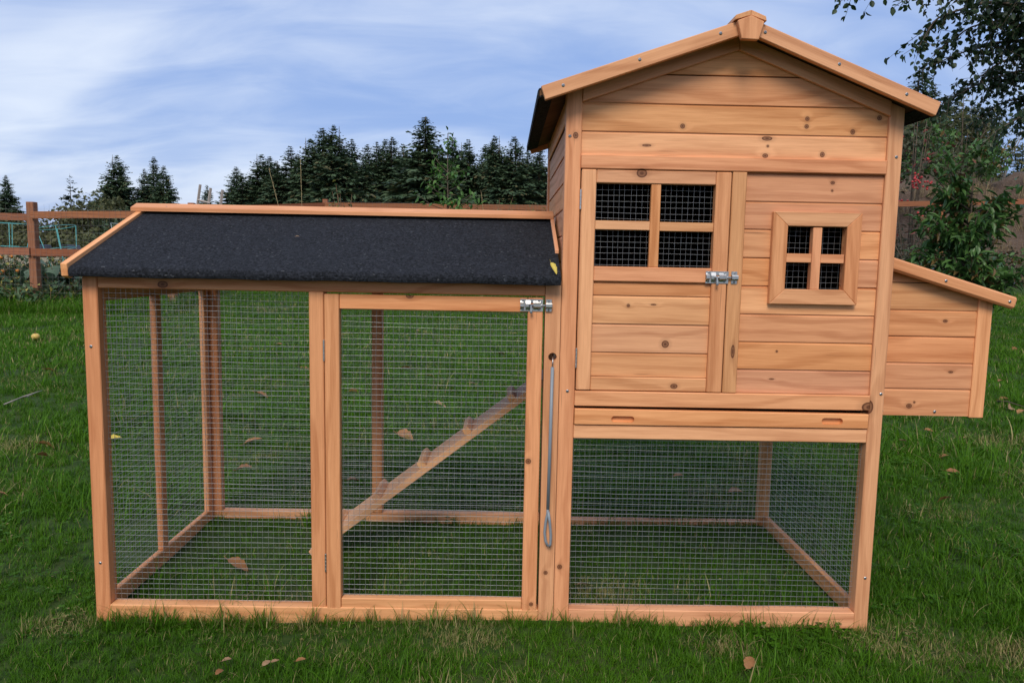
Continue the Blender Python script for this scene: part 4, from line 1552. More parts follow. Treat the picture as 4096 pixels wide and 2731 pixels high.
BED = 'plants of the vegetable bed'
leafy_plant('squash_plant', -6.95, 9.75, .62, .45, 46, .26, 'squash_leaf', 'squash plant with big grey-green leaves below the fence post', 'squash plant', BED, 9, LEAF6, .95, droop=-.1)
leafy_plant('squash_plant', -6.30, 9.55, .42, .55, 46, .24, 'squash_leaf', 'low squash plant with pale mottled leaves beside the run corner', 'squash plant', BED, 9, LEAF6, .95, droop=-.1)
leafy_plant('tomato_plant', -8.05, 10.40, .85, .40, 420, .085, 'garden_leaf', 'tomato plant with orange fruit inside the cage at the frame edge', 'tomato plant', BED, 12, LEAF4, .55, fruit=(5, 'orange_fruit', .035))
leafy_plant('tomato_plant', -7.15, 10.35, .72, .42, 420, .085, 'garden_leaf', 'yellowing tomato plant inside the tilted turquoise cage', 'tomato plant', BED, 12, LEAF4, .55, fruit=(4, 'yellow_fruit', .035))
leafy_plant('tomato_plant', -7.60, 9.65, .50, .40, 380, .080, 'garden_leaf', 'bushy tomato plant with yellow leaves at the foot of the fence', 'tomato plant', BED, 12, LEAF4, .55, fruit=(4, 'orange_fruit', .03))
leafy_plant('tomato_plant', -6.05, 10.0, .66, .42, 380, .080, 'garden_leaf', 'tomato plant with pale green fruit behind the run corner post', 'tomato plant', BED, 12, LEAF4, .55, fruit=(7, 'yellow_fruit', .04))
leafy_plant('tomato_plant', -5.45, 9.9, .60, .42, 380, .080, 'garden_leaf', 'tomato plant with yellow fruit seen through the run end mesh', 'tomato plant', BED, 12, LEAF4, .55, fruit=(9, 'yellow_fruit', .045))
leafy_plant('bean_plant', -8.75, 9.9, .62, .42, 420, .090, 'garden_leaf', 'leafy bean plant at the frame edge below the lower fence rail', 'bean plant', BED, 12, LEAF4, .6)
leafy_plant('bean_plant', -6.62, 10.15, .80, .35, 260, .070, 'garden_leaf', 'thin weedy plant rising over the lower fence rail', 'weed', BED, 7, LEAF4, .5)

for k, (x, y, h) in enumerate(((-9.3, 9.5, .5), (-8.35, 9.5, .42), (-7.95, 9.75, .6), (-7.3, 9.5, .40), (-6.62, 9.4, .34), (-5.75, 9.5, .45), (-5.1, 9.6, .5), (-9.0, 10.6, .7), (-7.6, 10.7, .7), (-6.6, 10.8, .65), (-5.7, 10.8, .6), (-5.0, 10.4, .55), (-6.9, 8.80, .34), (-6.45, 8.82, .30), (-7.4, 8.84, .30))):
    leafy_plant('bed_weed', x, y, h, .50, 420, .085, 'garden_leaf', f'{ORD[k]} leafy weed clump of the vegetable bed behind the wire', 'weed', BED, 14, LEAF4, .6, fruit=(2, 'yellow_fruit', .03) if k % 3 == 0 else None)

# weeds and stalks along the far fence
leafy_plant('weed_clump', -3.25, 13.2, 1.85, .55, 260, .11, 'garden_leaf', 'leafy weed clump showing over the run ridge right of a fence post', 'weed', 'weeds along the far fence', 9, LEAF4, .6)
leafy_plant('weed_clump', -.35, 13.0, 1.80, .40, 220, .10, 'sapling_leaf', 'yellow-green weed clump at the foot of the leafy sapling', 'weed', 'weeds along the far fence', 8, LEAF4, .6)
leafy_plant('weed_clump', .55, 13.2, 1.72, .30, 90, .09, 'sapling_leaf', 'small weed sprig over the fence rail near the house wall', 'weed', 'weeds along the far fence', 5, LEAF4, .6)
for u, v, y, ln, lab in ((618, 388, 11.5, .22, 'leaning dry grass stalk above the run ridge'), (690, 366, 11.5, .02, 'upright dry grass stalk above the run ridge'), (1105, 440, 12.8, .1, 'bent dry grass stalk near the leafy sapling')):
    p = px(u, v, y)
    zb = float(gz(p.x, y))
    h = p.z - zb
    parts = [tube_arrays([(p.x + ln * 2, y, zb), (p.x + ln, y, zb + h * .55), (p.x, y, zb + h)], [.0045, .0035, .002], 5)]
    q0 = np.array([p.x, y, zb + h * .78])
    V1, F1 = join(parts)
    o = mesh_obj('grass_stalk', V1, F1, 'straw', None, smooth=True, loc=(p.x, y, zb))
    n_ = 46
    s_ = rng.uniform(.72, 1.0, n_)[:, None]
    P = np.array([p.x + ln, y, zb + h * .55]) * (1 - (s_ - .55) / .45) + np.array([p.x, y, zb + h]) * ((s_ - .55) / .45)
    V, F, lr = leaves(P, rand_dir(n_) * .5 + np.array([0, 0, 1.0]), rand_dir(n_), rng.uniform(.025, .045, n_), rng.uniform(.005, .009, n_), LEAF2)
    sh_ = mesh_obj('seed_head', V, F, 'straw_leaf', o, lr=lr)
    tag(o, lab, 'grass stalk', 'tall dry stalks')

# ------------------------------------------------------------------ sapling, cherry tree, shrubs
def sapling(name, x, y, top, branches, leaf, mat, label, cat, tpl, wr, bark='bark', per=16, spread=.10, droop=-.45, tr=.02):
    z0 = float(gz(x, y))
    t_ = empty(name, (x, y, z0))
    V, F = tube_arrays([(x, y, z0 - .05), (x + .02, y, z0 + (top - z0) * .5), (x, y, top)], [tr, tr * .65, .004], 8)
    mesh_obj('trunk', V, F, bark, t_, smooth=True)
    parts, PP, DD = [], [], []
    for (zs, ez, ex, ey) in branches:
        a = np.array([x, y, zs])
        c = np.array([x + ex, y + ey, ez])
        b_ = (a + c) / 2 + np.array([0, 0, -.10 * abs(ex)])
        parts.append(tube_arrays([a, b_, c], [tr * .45, tr * .3, .003], 6))
        s_ = np.linspace(.2, 1.0, per)[:, None] + rng.normal(0, .02, (per, 1))
        q = (1 - s_) ** 2 * a + 2 * s_ * (1 - s_) * b_ + s_ ** 2 * c
        dv = norm(np.gradient(q, axis=0))
        for rep in range(2):
            PP.append(q + rng.normal(0, spread * .35, q.shape))
            DD.append(dv * .5 + rand_dir(per) * .9 + np.array([0, 0, droop]))
    V, F = join(parts)
    mesh_obj('branches', V, F, bark, t_, smooth=True)
    P, Dv = np.concatenate(PP), np.concatenate(DD)
    n_ = len(P)
    V, F, lr = leaves(P, Dv, rand_dir(n_) * .6 + np.array([0, 0, 1.0]), leaf * rng.uniform(.6, 1.2, n_), leaf * wr * rng.uniform(.8, 1.15, n_), tpl)
    mesh_obj('crown', V, F, mat, t_, lr=lr)
    tag(t_, label, cat)
    return t_


br = []
for k in range(30):
    zs = rng.uniform(.9, 2.45)
    rad = .80 * (1 - (zs - .9) / 2.3) + .05
    a = rng.uniform(0, 6.28)
    br.append((zs, zs + rng.uniform(.05, .35), rad * math.cos(a), rad * math.sin(a)))
br += [(2.7, 3.16, .02, 0), (2.75, 3.05, .05, .03)]
sapling('leafy_sapling', -1.22, 12.5, 3.14, br, .13, 'sapling_leaf', 'leafy green sapling rising above the run ridge before the conifers', 'young tree', LEAF6, .52, per=6, spread=.12)
br = []
for k in range(95):
    zs = rng.uniform(.25, 1.65)
    rad = (.60 if zs < 1.2 else .60 * (1 - (zs - 1.2) / .95)) * rng.uniform(.5, 1.0)
    a = rng.uniform(0, 6.28)
    br.append((zs, zs + rng.uniform(.02, .36), rad * math.cos(a), rad * .8 * math.sin(a)))
sapling('cherry_tree', 4.62, 6.0, 1.80, br, .125, 'cherry_leaf', 'bushy young cherry tree with long drooping leaves behind the nest box', 'young tree', LEAF6, .36, per=14, spread=.10, tr=.022)


def shrub(name, u, v, y, rw, n, leaf, mat, label, cat, tpl=LEAF4, twigs=14, berries=0, clump=16, zlow=.45, wr=.6, bark='bark'):
    p = px(u, v, y)
    zb = float(gz(p.x, y)) + (2.2 if y > 17 and p.x > 8 else 0)
    h = p.z - zb
    t_ = empty(name, (p.x, y, zb))
    parts = []
    for k in range(twigs):
        a = rng.uniform(0, 6.28)
        rr_ = rw * rng.uniform(.2, .95)
        parts.append(tube_arrays([(p.x, y, zb - .2), (p.x + rr_ * .4 * math.cos(a), y + rr_ * .4 * math.sin(a), zb + h * .5), (p.x + rr_ * math.cos(a), y + rr_ * math.sin(a), zb + h * rng.uniform(.75, 1.05))], [.03, .018, .005], 6))
    V, F = join(parts)
    mesh_obj('branches', V, F, bark, t_, smooth=True)
    if n:
        V, F, lr = ball_crown(n, rw, rw, h * (1 - zlow) * .62, h * (zlow + (1 - zlow) * .45), leaf, tpl, clump, wr=wr)
        mesh_obj('crown', V + np.array([p.x, y, zb]), F, mat, t_, lr=lr)
    if berries:
        parts = []
        cc = rand_dir(berries) * rng.uniform(.3, 1.0, (berries, 1)) * np.array([rw, rw, h * .42]) + np.array([p.x, y, zb + h * .6])
        for q in cc:
            for w_ in range(7):
                bm = bmesh.new()
                bmesh.ops.create_icosphere(bm, subdivisions=1, radius=.030)
                V, F = bm_arrays(bm)
                bm.free()
                parts.append((V + q + rng.normal(0, .05, 3), F))
        V, F = join(parts)
        o = mesh_obj('berries', V, F, 'red_berry', t_, smooth=True)
        o['kind'] = 'stuff'
    tag(t_, label, cat)
    return t_


shrub('berry_shrub', 2112, 255, 15.6, 1.05, 900, .13, 'berry_leaf', 'rowan shrub with red berries behind the end of the house', 'shrub', LEAF4, 7, 14, 20, .2)
shrub('willow_bush', 2222, 232, 20.5, 1.75, 3000, .18, 'olive_leaf', 'grey-green willow bush on the crest of the earth bank', 'bush', LEAF2, 12, 0, 22, .25, .3)
shrub('twiggy_shrub', 2300, 255, 20.8, 1.0, 120, .12, 'olive_leaf', 'nearly bare twiggy shrub on the bank under the birch leaves', 'shrub', LEAF2, 8, 0, 10, .5, .4, 'pale_bark')
shrub('hedge_tree', 2165, 300, 18.5, 1.3, 2600, .15, 'cherry_leaf', 'dense green bush between the rowan and the willow on the bank', 'bush', LEAF4, 8, 0, 20, .15)
shrub('bramble', 2100, 560, 14.5, .9, 700, .09, 'berry_leaf', 'dark low bramble at the foot of the bank beside the house wall', 'bramble', LEAF4, 10, 0, 14, .1)
shrub('bramble', 2200, 575, 13.2, 1.1, 1100, .10, 'cherry_leaf', 'green bramble patch behind the foot of the cherry tree', 'bramble', LEAF4, 10, 0, 18, .1)
shrub('bramble', 2310, 590, 14.4, 1.0, 700, .09, 'berry_leaf', 'dark low bramble at the foot of the bank above the nest box lid end', 'bramble', LEAF4, 10, 0, 14, .1)

# ------------------------------------------------------------------ birch whose branches hang into the top corner
tb = (7.4, 5.2, float(gz(7.4, 5.2)))
birch = empty('birch_tree', tb)
tag(birch, 'birch tree with dark leafy twigs hanging into the top corner', 'tree')
V, F = tube_arrays([(7.4, 5.2, tb[2] - .1), (7.3, 5.2, 2.0), (7.0, 5.1, 4.2), (6.7, 5.0, 6.6)], [.17, .14, .10, .04], 12)
mesh_obj('trunk', V, F, 'pale_bark', birch, smooth=True)
limbs = [  # path in photo positions, at depths of their own
    [(2560, 120), (2400, -60), (2200, -90), (2040, -70), (1945, -12)],
    [(2560, 200), (2420, 40), (2280, 0), (2150, 40), (2112, 105)],
    [(2560, 230), (2440, 110), (2330, 90), (2210, 120), (2120, 160)],
    [(2560, 260), (2450, 180), (2350, 160), (2250, 190), (2165, 240)],
    [(2560, 280), (2470, 220), (2380, 220), (2300, 235), (2230, 285)],
    [(2560, 150), (2460, 20), (2350, -40), (2200, -40), (2070, 5)],
    [(2560, 300), (2480, 260), (2410, 250), (2350, 265), (2290, 300)],
    [(2560, 180), (2450, 90), (2340, 40), (2230, 60), (2150, 120)],
    [(2560, 120), (2470, 0), (2380, -50), (2290, -40), (2190, 0)],
    [(2560, 220), (2460, 150), (2380, 120), (2300, 140), (2220, 200)]]
parts, LP, LD = [], [], []
for li, path in enumerate(limbs):
    dep = 4.6 + .28 * (li % 5) + rng.uniform(-.1, .1)
    pts = [np.array(px(u, v, dep + .15 * k)) for k, (u, v) in enumerate(path[::-1])][::-1]
    pts = [np.array((7.05, 5.1, 3.2 + .15 * li))] + pts
    Q = []
    for k in range(len(pts) - 1):
        for s_ in np.linspace(0, 1, 7)[:-1]:
            Q.append(pts[k] * (1 - s_) + pts[k + 1] * s_)
    Q.append(pts[-1])
    Q = np.array(Q)
    for _ in range(2):
        Q[1:-1] = (Q[:-2] + Q[1:-1] * 2 + Q[2:]) / 4
    parts.append(tube_arrays(Q, np.linspace(.028, .003, len(Q)), 6))
    # hanging twigs
    for k in range(8, len(Q)):
        for rep in range(5 if k < len(Q) - 9 else 2):
            st = Q[k]
            ln = rng.uniform(.10, .40) * (1.0 if k < len(Q) - 4 else .6)
            d = np.array([rng.normal(-.35, .5), rng.normal(0, .5), rng.uniform(-1.0, .15)])
            d = d / np.linalg.norm(d)
            e = st + d * ln + np.array([0, 0, -.10 * ln])
            mid = (st + e) / 2 + np.array([0, 0, .04 * ln])
            parts.append(tube_arrays([st, mid, e], [.003, .002, .0012], 4, False))
            m_ = int(ln / .034) + 2
            s_ = rng.uniform(.05, 1.0, m_)[:, None]
            LP.append((1 - s_) ** 2 * st + 2 * s_ * (1 - s_) * mid + s_ ** 2 * e + rng.normal(0, .012, (m_, 3)))
            LD.append(np.tile(d, (m_, 1)) * .3 + rand_dir(m_) * .8 + np.array([0, 0, -.55]))
V, F = join(parts)
mesh_obj('branches', V, F, 'bark', birch, smooth=True)
LP, LD = np.concatenate(LP), np.concatenate(LD)
n_ = len(LP)
V, F, lr = leaves(LP, LD, rand_dir(n_), rng.uniform(.040, .068, n_), rng.uniform(.030, .050, n_), LEAF6)
mesh_obj('crown', V, F, 'birch_leaf', birch, lr=lr)

# ------------------------------------------------------------------ stones
for (u, v, y, s_, lab) in ((2145, 605, 9.5, .17, 'grey stone just above the nest box lid'), (2222, 632, 9.0, .13, 'smaller grey stone by the foot of the cherry tree')):
    p = px(u, v, y)
    bm = bmesh.new()
    bmesh.ops.create_icosphere(bm, subdivisions=3, radius=1.0)
    for v_ in bm.verts:
        n_ = v_.co.normalized()
        k = 1 + .16 * math.sin(n_.x * 4 + u) * math.cos(n_.y * 5) + .10 * math.sin(n_.z * 7 + n_.x * 3)
        v_.co = Vector((n_.x * 1.3 * k, n_.y * k, n_.z * .95 * k)) * s_
    V, F = bm_arrays(bm)
    bm.free()
    zb = float(gz(p.x, y))
    o = mesh_obj('stone', V + np.array([p.x, y, max(zb + s_ * .5, p.z)]), F, 'stone', None, smooth=False)
    tag(o, lab, 'stone', 'stones beyond the nest box')
    if p.z - s_ > zb:      # let it sit on the slope of rubble, not hang
        o.location.z = zb + s_ * .6

# ------------------------------------------------------------------ lawn
tuft_col = bpy.data.collections.new('grass_tufts')


def blade_tuft(name, nbl, hmin, hmax, rad, wid, lean, seed, seg=3, broad=False):
    rs_ = np.random.default_rng(seed)
    VV, FF, LR, b0 = [], [], [], 0
    for i in range(nbl):
        a = rs_.uniform(0, 6.28)
        r_ = rad * math.sqrt(rs_.random())
        base = np.array([r_ * math.cos(a), r_ * math.sin(a), -.006])
        az = rs_.uniform(0, 6.28)
        h = rs_.uniform(hmin, hmax)
        ln = rs_.uniform(.15, 1.0) * lean
        od = np.array([math.cos(az), math.sin(az), 0])
        sd2 = np.array([-math.sin(az), math.cos(az), 0])
        w_ = wid * rs_.uniform(.6, 1.25)
        lrv = rs_.random()
        for k in range(seg + 1):
            s = k / seg
            c = base + od * h * ln * (s ** 1.8) + np.array([0, 0, h * (s - .42 * ln * s ** 2.4)])
            ww = w_ * (1 - s ** 1.6) * .5 + (.0002 if k == seg else 0)
            VV += [c - sd2 * ww, c + sd2 * ww]
            LR += [lrv, lrv]
        for k in range(seg):
            q = b0 + k * 2
            FF.append((q, q + 1, q + 3, q + 2))
        b0 += 2 * (seg + 1)
    me = bpy.data.meshes.new(name)
    me.from_pydata([tuple(v_) for v_ in VV], [], FF)
    at_ = me.attributes.new('lr', 'FLOAT', 'POINT')
    at_.data.foreach_set('value', np.array(LR, np.float32))
    me.materials.append(MATS['grass'])
    me.polygons.foreach_set('use_smooth', np.ones(len(me.polygons), bool))
    o = bpy.data.objects.new(name, me)
    tuft_col.objects.link(o)
    return o


def clover_tuft(name, seed):
    rs_ = np.random.default_rng(seed)
    n_ = 15
    P, Dv, Nv, L = [], [], [], []
    for i in range(n_ // 3):
        c = np.array([rs_.normal(0, .018), rs_.normal(0, .018), rs_.uniform(.012, .030)])
        for k in range(3):
            a = k * 2.094 + rs_.uniform(0, .4)
            P.append(c)
            Dv.append((math.cos(a), math.sin(a), .15))
            Nv.append((0, 0, 1))
            L.append(rs_.uniform(.007, .012))
    L = np.array(L)
    V, F, lr = leaves(np.array(P), np.array(Dv, float), np.array(Nv, float), L, L * .95, LEAF4)
    me = bpy.data.meshes.new(name)
    me.from_pydata(V.tolist(), [], F.tolist())
    at_ = me.attributes.new('lr', 'FLOAT', 'POINT')
    at_.data.foreach_set('value', (lr * .5).astype(np.float32))
    me.materials.append(MATS['grass'])
    o = bpy.data.objects.new(name, me)
    tuft_col.objects.link(o)


# names sort in index order: a_* near tufts, b_* long, c_* clover, d_* far
for k in range(4):
    blade_tuft(f'tuft_a{k}', 20, .016, .044, .024, .0025, 1.0, 20 + k)
for k in range(2):
    blade_tuft(f'tuft_b{k}', 11, .050, .100, .020, .0032, 1.05, 40 + k, 4)
clover_tuft('tuft_c0', 50)
for k in range(2):
    blade_tuft(f'tuft_d{k}', 34, .025, .060, .085, .0055, .9, 60 + k)


def gn_scatter(name, P, rot, sc, idx, colln, label, cat=None):
    me = bpy.data.meshes.new(name)
    me.vertices.add(len(P))
    me.vertices.foreach_set('co', P.astype(np.float32).ravel())
    for an, ty, key, dat in (('rot', 'FLOAT_VECTOR', 'vector', rot), ('sc', 'FLOAT', 'value', sc)):
        a_ = me.attributes.new(an, ty, 'POINT')
        a_.data.foreach_set(key, dat.astype(np.float32).ravel())
    a_ = me.attributes.new('idx', 'INT', 'POINT')
    a_.data.foreach_set('value', idx.astype(np.int32))
    o = bpy.data.objects.new(name, me)
    COL.objects.link(o)
    ng = bpy.data.node_groups.new(name + '_scatter', 'GeometryNodeTree')
    ng.interface.new_socket('Geometry', in_out='INPUT', socket_type='NodeSocketGeometry')
    ng.interface.new_socket('Geometry', in_out='OUTPUT', socket_type='NodeSocketGeometry')
    N_, L_ = ng.nodes, ng.links
    gi, go = N_.new('NodeGroupInput'), N_.new('NodeGroupOutput')
    ci = N_.new('GeometryNodeCollectionInfo')
    ci.inputs['Collection'].default_value = colln
    ci.inputs['Separate Children'].default_value = True
    ci.inputs['Reset Children'].default_value = True
    ip = N_.new('GeometryNodeInstanceOnPoints')
    ip.inputs['Pick Instance'].default_value = True

    def att(nm, ty):
        a2 = N_.new('GeometryNodeInputNamedAttribute')
        a2.data_type = ty
        a2.inputs['Name'].default_value = nm
        return a2.outputs[0]
    er = N_.new('FunctionNodeEulerToRotation')
    L_.new(att('rot', 'FLOAT_VECTOR'), er.inputs[0])
    L_.new(gi.outputs[0], ip.inputs['Points'])
    L_.new(ci.outputs[0], ip.inputs['Instance'])
    L_.new(att('idx', 'INT'), ip.inputs['Instance Index'])
    L_.new(er.outputs[0], ip.inputs['Rotation'])
    L_.new(att('sc', 'FLOAT'), ip.inputs['Scale'])
    L_.new(ip.outputs[0], go.inputs[0])
    md = o.modifiers.new('scatter', 'NODES')
    md.node_group = ng
    tag(o, label, cat, kind='stuff')
    return o


def wedge(r0_, r1_, half, dens):
    n_ = int(dens * half * (r1_ ** 2 - r0_ ** 2))
    r_ = np.sqrt(rng.uniform(r0_ ** 2, r1_ ** 2, n_))
    a = rng.uniform(-half, half, n_)
    return CAM.x + r_ * np.sin(a), CAM.y + r_ * np.cos(a)


def vnoise(x, y, s, seed):
    """cheap smooth value noise"""
    rs_ = np.random.default_rng(seed)
    T = rs_.random((64, 64))
    fx, fy = (x / s) % 64, (y / s) % 64
    i, j = np.floor(fx).astype(int), np.floor(fy).astype(int)
    tx, ty = fx - i, fy - j
    tx, ty = tx * tx * (3 - 2 * tx), ty * ty * (3 - 2 * ty)
    i1, j1 = (i + 1) % 64, (j + 1) % 64
    i, j = i % 64, j % 64
    return (T[i, j] * (1 - tx) + T[i1, j] * tx) * (1 - ty) + (T[i, j1] * (1 - tx) + T[i1, j1] * tx) * ty


XX, YY, SC, IX = [], [], [], []
for r0_, r1_, half, dens, s0, s1 in ((.75, 2.2, 1.05, 4200, .8, 1.15), (2.2, 3.6, 1.2, 1500, .95, 1.35), (3.6, 6.0, 1.15, 620, 1.3, 1.9)):
    x, y = wedge(r0_, r1_, half, dens)
    n_ = len(x)
    XX.append(x)
    YY.append(y)
    lush = vnoise(x, y, .42, 3)
    SC.append(rng.uniform(s0, s1, n_) * (.55 + .75 * lush))
    ix = rng.integers(0, 4, n_)
    q = rng.random(n_)
    ix = np.where(q < .05 * (lush > .5) + .03 * (lush > .7) + .008, 4 + rng.integers(0, 2, n_), ix)
    ix = np.where((q > .93) & (vnoise(x, y, .25, 8) > .55), 6, ix)
    IX.append(ix)
x, y = wedge(6.0, 17.0, 1.12, 105)
n_ = len(x)
XX.append(x)
YY.append(y)
SC.append(rng.uniform(1.0, 1.5, n_))
IX.append(7 + rng.integers(0, 2, n_))
# longer tufts along the bottom rails
n_ = 420
x = rng.uniform(-1.06, .74, n_)
y = np.where(rng.random(n_) < .7, rng.uniform(-.035, -.008, n_), rng.uniform(.60, .625, n_))
XX.append(x)
YY.append(y)
SC.append(rng.uniform(.35, .85, n_) * (.5 + .8 * vnoise(x, y, .12, 12)))
IX.append(np.where(rng.random(n_) < .55, rng.integers(0, 4, n_), 4 + rng.integers(0, 2, n_)))
# longer tufts left uncut against the run
n_ = 150
x = np.where(rng.random(n_) < .75, rng.uniform(-1.02, -.52, n_), rng.uniform(-.5, .72, n_))
XX.append(x)
YY.append(np.where(rng.random(n_) < .6, rng.uniform(-.050, -.012, n_), rng.uniform(.045, .20, n_)))
SC.append(rng.uniform(.55, 1.05, n_))
IX.append(4 + rng.integers(0, 2, n_))
# rank grass at the foot of the fence
n_ = 2600
x = rng.uniform(-11, -4.5, n_)
XX.append(x)
YY.append(rng.uniform(8.0, 9.4, n_))
SC.append(rng.uniform(1.8, 4.2, n_) * (.4 + .8 * vnoise(x, x * 0 + 3, .7, 17)))
IX.append(4 + rng.integers(0, 2, n_))
n_ = 1800
x = rng.uniform(-4.5, 8, n_)
XX.append(x)
YY.append(rng.uniform(13.2, 14.1, n_))
SC.append(rng.uniform(1.8, 4.5, n_) * (.4 + .8 * vnoise(x, x * 0 + 3, .7, 18)))
IX.append(4 + rng.integers(0, 2, n_))
XX, YY, SC, IX = (np.concatenate(q) for q in (XX, YY, SC, IX))
# keep the lawn off the timber and inside the yard
lim = np.where(XX < -4.9, 9.5, 14.2) + rng.normal(0, .1, len(XX))
timber = ((YY > -.003) & (YY < .034) & (XX > -1.056) & (XX < .736)) | ((YY > D - .034) & (YY < D) & (XX > -1.056) & (XX < .736)) | \
         ((XX > -1.056) & (XX < -1.02) & (YY > 0) & (YY < D)) | ((XX > .70) & (XX < .737) & (YY > 0) & (YY < D))
ok = (YY < lim) & ~timber
# worn spots
worn = vnoise(XX, YY, .30, 21)
ok &= ~((worn < .14) & (rng.random(len(XX)) < .6))
inside = (XX > -1.02) & (XX < .70) & (YY > .03) & (YY < D - .03)
ok &= ~(inside & (rng.random(len(XX)) < .25 + .45 * vnoise(XX, YY, .16, 44)))
# under the floor of the house grass is kept short by the frame
SC = np.where((YY < .0) & (YY > -.9), SC * .86, SC)
SC = np.where((XX > .03) & (XX < .70) & (YY > .03) & (YY < D - .03), SC * .85, SC)
XX, YY, SC, IX = XX[ok], YY[ok], SC[ok], IX[ok]
P = np.stack([XX, YY, gz(XX, YY)], 1)
rot = np.stack([rng.normal(0, .10, len(XX)), rng.normal(0, .10, len(XX)), rng.uniform(0, 6.28, len(XX))], 1)
gn_scatter('lawn_grass', P, rot, SC, IX, tuft_col, 'short green lawn grass with straw patches', 'grass')

# dry grass on and below the earth bank
dry_col = bpy.data.collections.new('dry_tufts')
_old = tuft_col
tuft_col = dry_col
_g = MATS['grass']
MATS['grass'] = MATS['straw_leaf']
for k in range(3):
    blade_tuft(f'dry_tuft{k}', 26, .15, .55, .12, .010, .9, 80 + k)
MATS['grass'] = _g
tuft_col = _old
n_ = 1500
x = rng.uniform(6.2, 20, n_)
y = 14.5 + 3.2 * rng.random(n_) ** 1.6
pf = sstep(14.9, 18.2, y) * (2.55 + 0.055 * (x - 9)) * sstep(4.5, 9.0, x)
z = gz(x, y) - .05 + pf + (0.16 * np.sin(x * 1.9 + y * .7) + 0.10 * np.sin(x * 4.3 - y * 2.1)) * sstep(14.9, 16.2, y)
keep = vnoise(x, y, .8, 31) > .35
P = np.stack([x, y, np.maximum(z, gz(x, y))], 1)[keep]
rot = np.stack([rng.normal(0, .2, len(P)), rng.normal(0, .2, len(P)), rng.uniform(0, 6.28, len(P))], 1)
gn_scatter('dry_bank_grass', P, rot, rng.uniform(.5, 1.1, len(P)), rng.integers(0, 3, len(P)), dry_col, 'dry straw-coloured grass on the earth bank', 'grass')

# ------------------------------------------------------------------ fallen leaves, fruit, twig
def fallen(x, y, ln, mat, label, group='fallen leaves on the lawn', zoff=None, rotz=None, tilt=None):
    z = float(gz(x, y)) + (.028 if zoff is None else zoff)
    k = 10
    V, F = [], []
    bend, curl = rng.uniform(.1, .5), rng.uniform(.2, .6)
    wmax = ln * rng.uniform(.22, .34)
    for i in range(k + 1):
        s = i / k
        wv = wmax * (math.sin(math.pi * s ** .8) ** .75) * (1 + .12 * math.sin(i * 2.3)) + .0004
        zc = -bend * ln * (s - .5) ** 2
        for sd2 in (-1, -.5, 0, .5, 1):
            V.append(((s - .5) * ln, sd2 * wv, zc + curl * wv * sd2 * sd2 + .05 * wv * math.sin(i * 1.7 + sd2 * 3)))
    for i in range(k):
        for j in range(4):
            q = i * 5 + j
            F.append((q, q + 1, q + 6, q + 5))
    lrv = rng.random()
    b0 = len(V)
    Vs, Fs = tube_arrays([(-.5 * ln, 0, -.25 * bend * ln), (-.72 * ln, .03 * ln, -.1 * bend * ln)], [ln * .018, ln * .012], 5)
    V += [tuple(q) for q in Vs]
    F += [tuple(i + b0 for i in f) for f in Fs]
    o = mesh_obj('fallen_leaf', V, F, mat, None, lr=[min(1, max(0, lrv + rng.normal(0, .12))) for _ in V], smooth=True, loc=(0, 0, 0))
    o.location = (x, y, z)
    o.rotation_euler = (rng.normal(0, .35) if tilt is None else tilt, rng.normal(0, .25), rng.uniform(0, 6.28) if rotz is None else rotz)
    tag(o, label, 'leaf', group)
    return o


def pz(u, v):
    """ground point under a photo position"""
    d = fw * 1710.117 + right * (u - 1176) - up * (v - 784)
    q = CAM + d * ((.02 - CAM.z) / d.z)
    return q.x, q.y


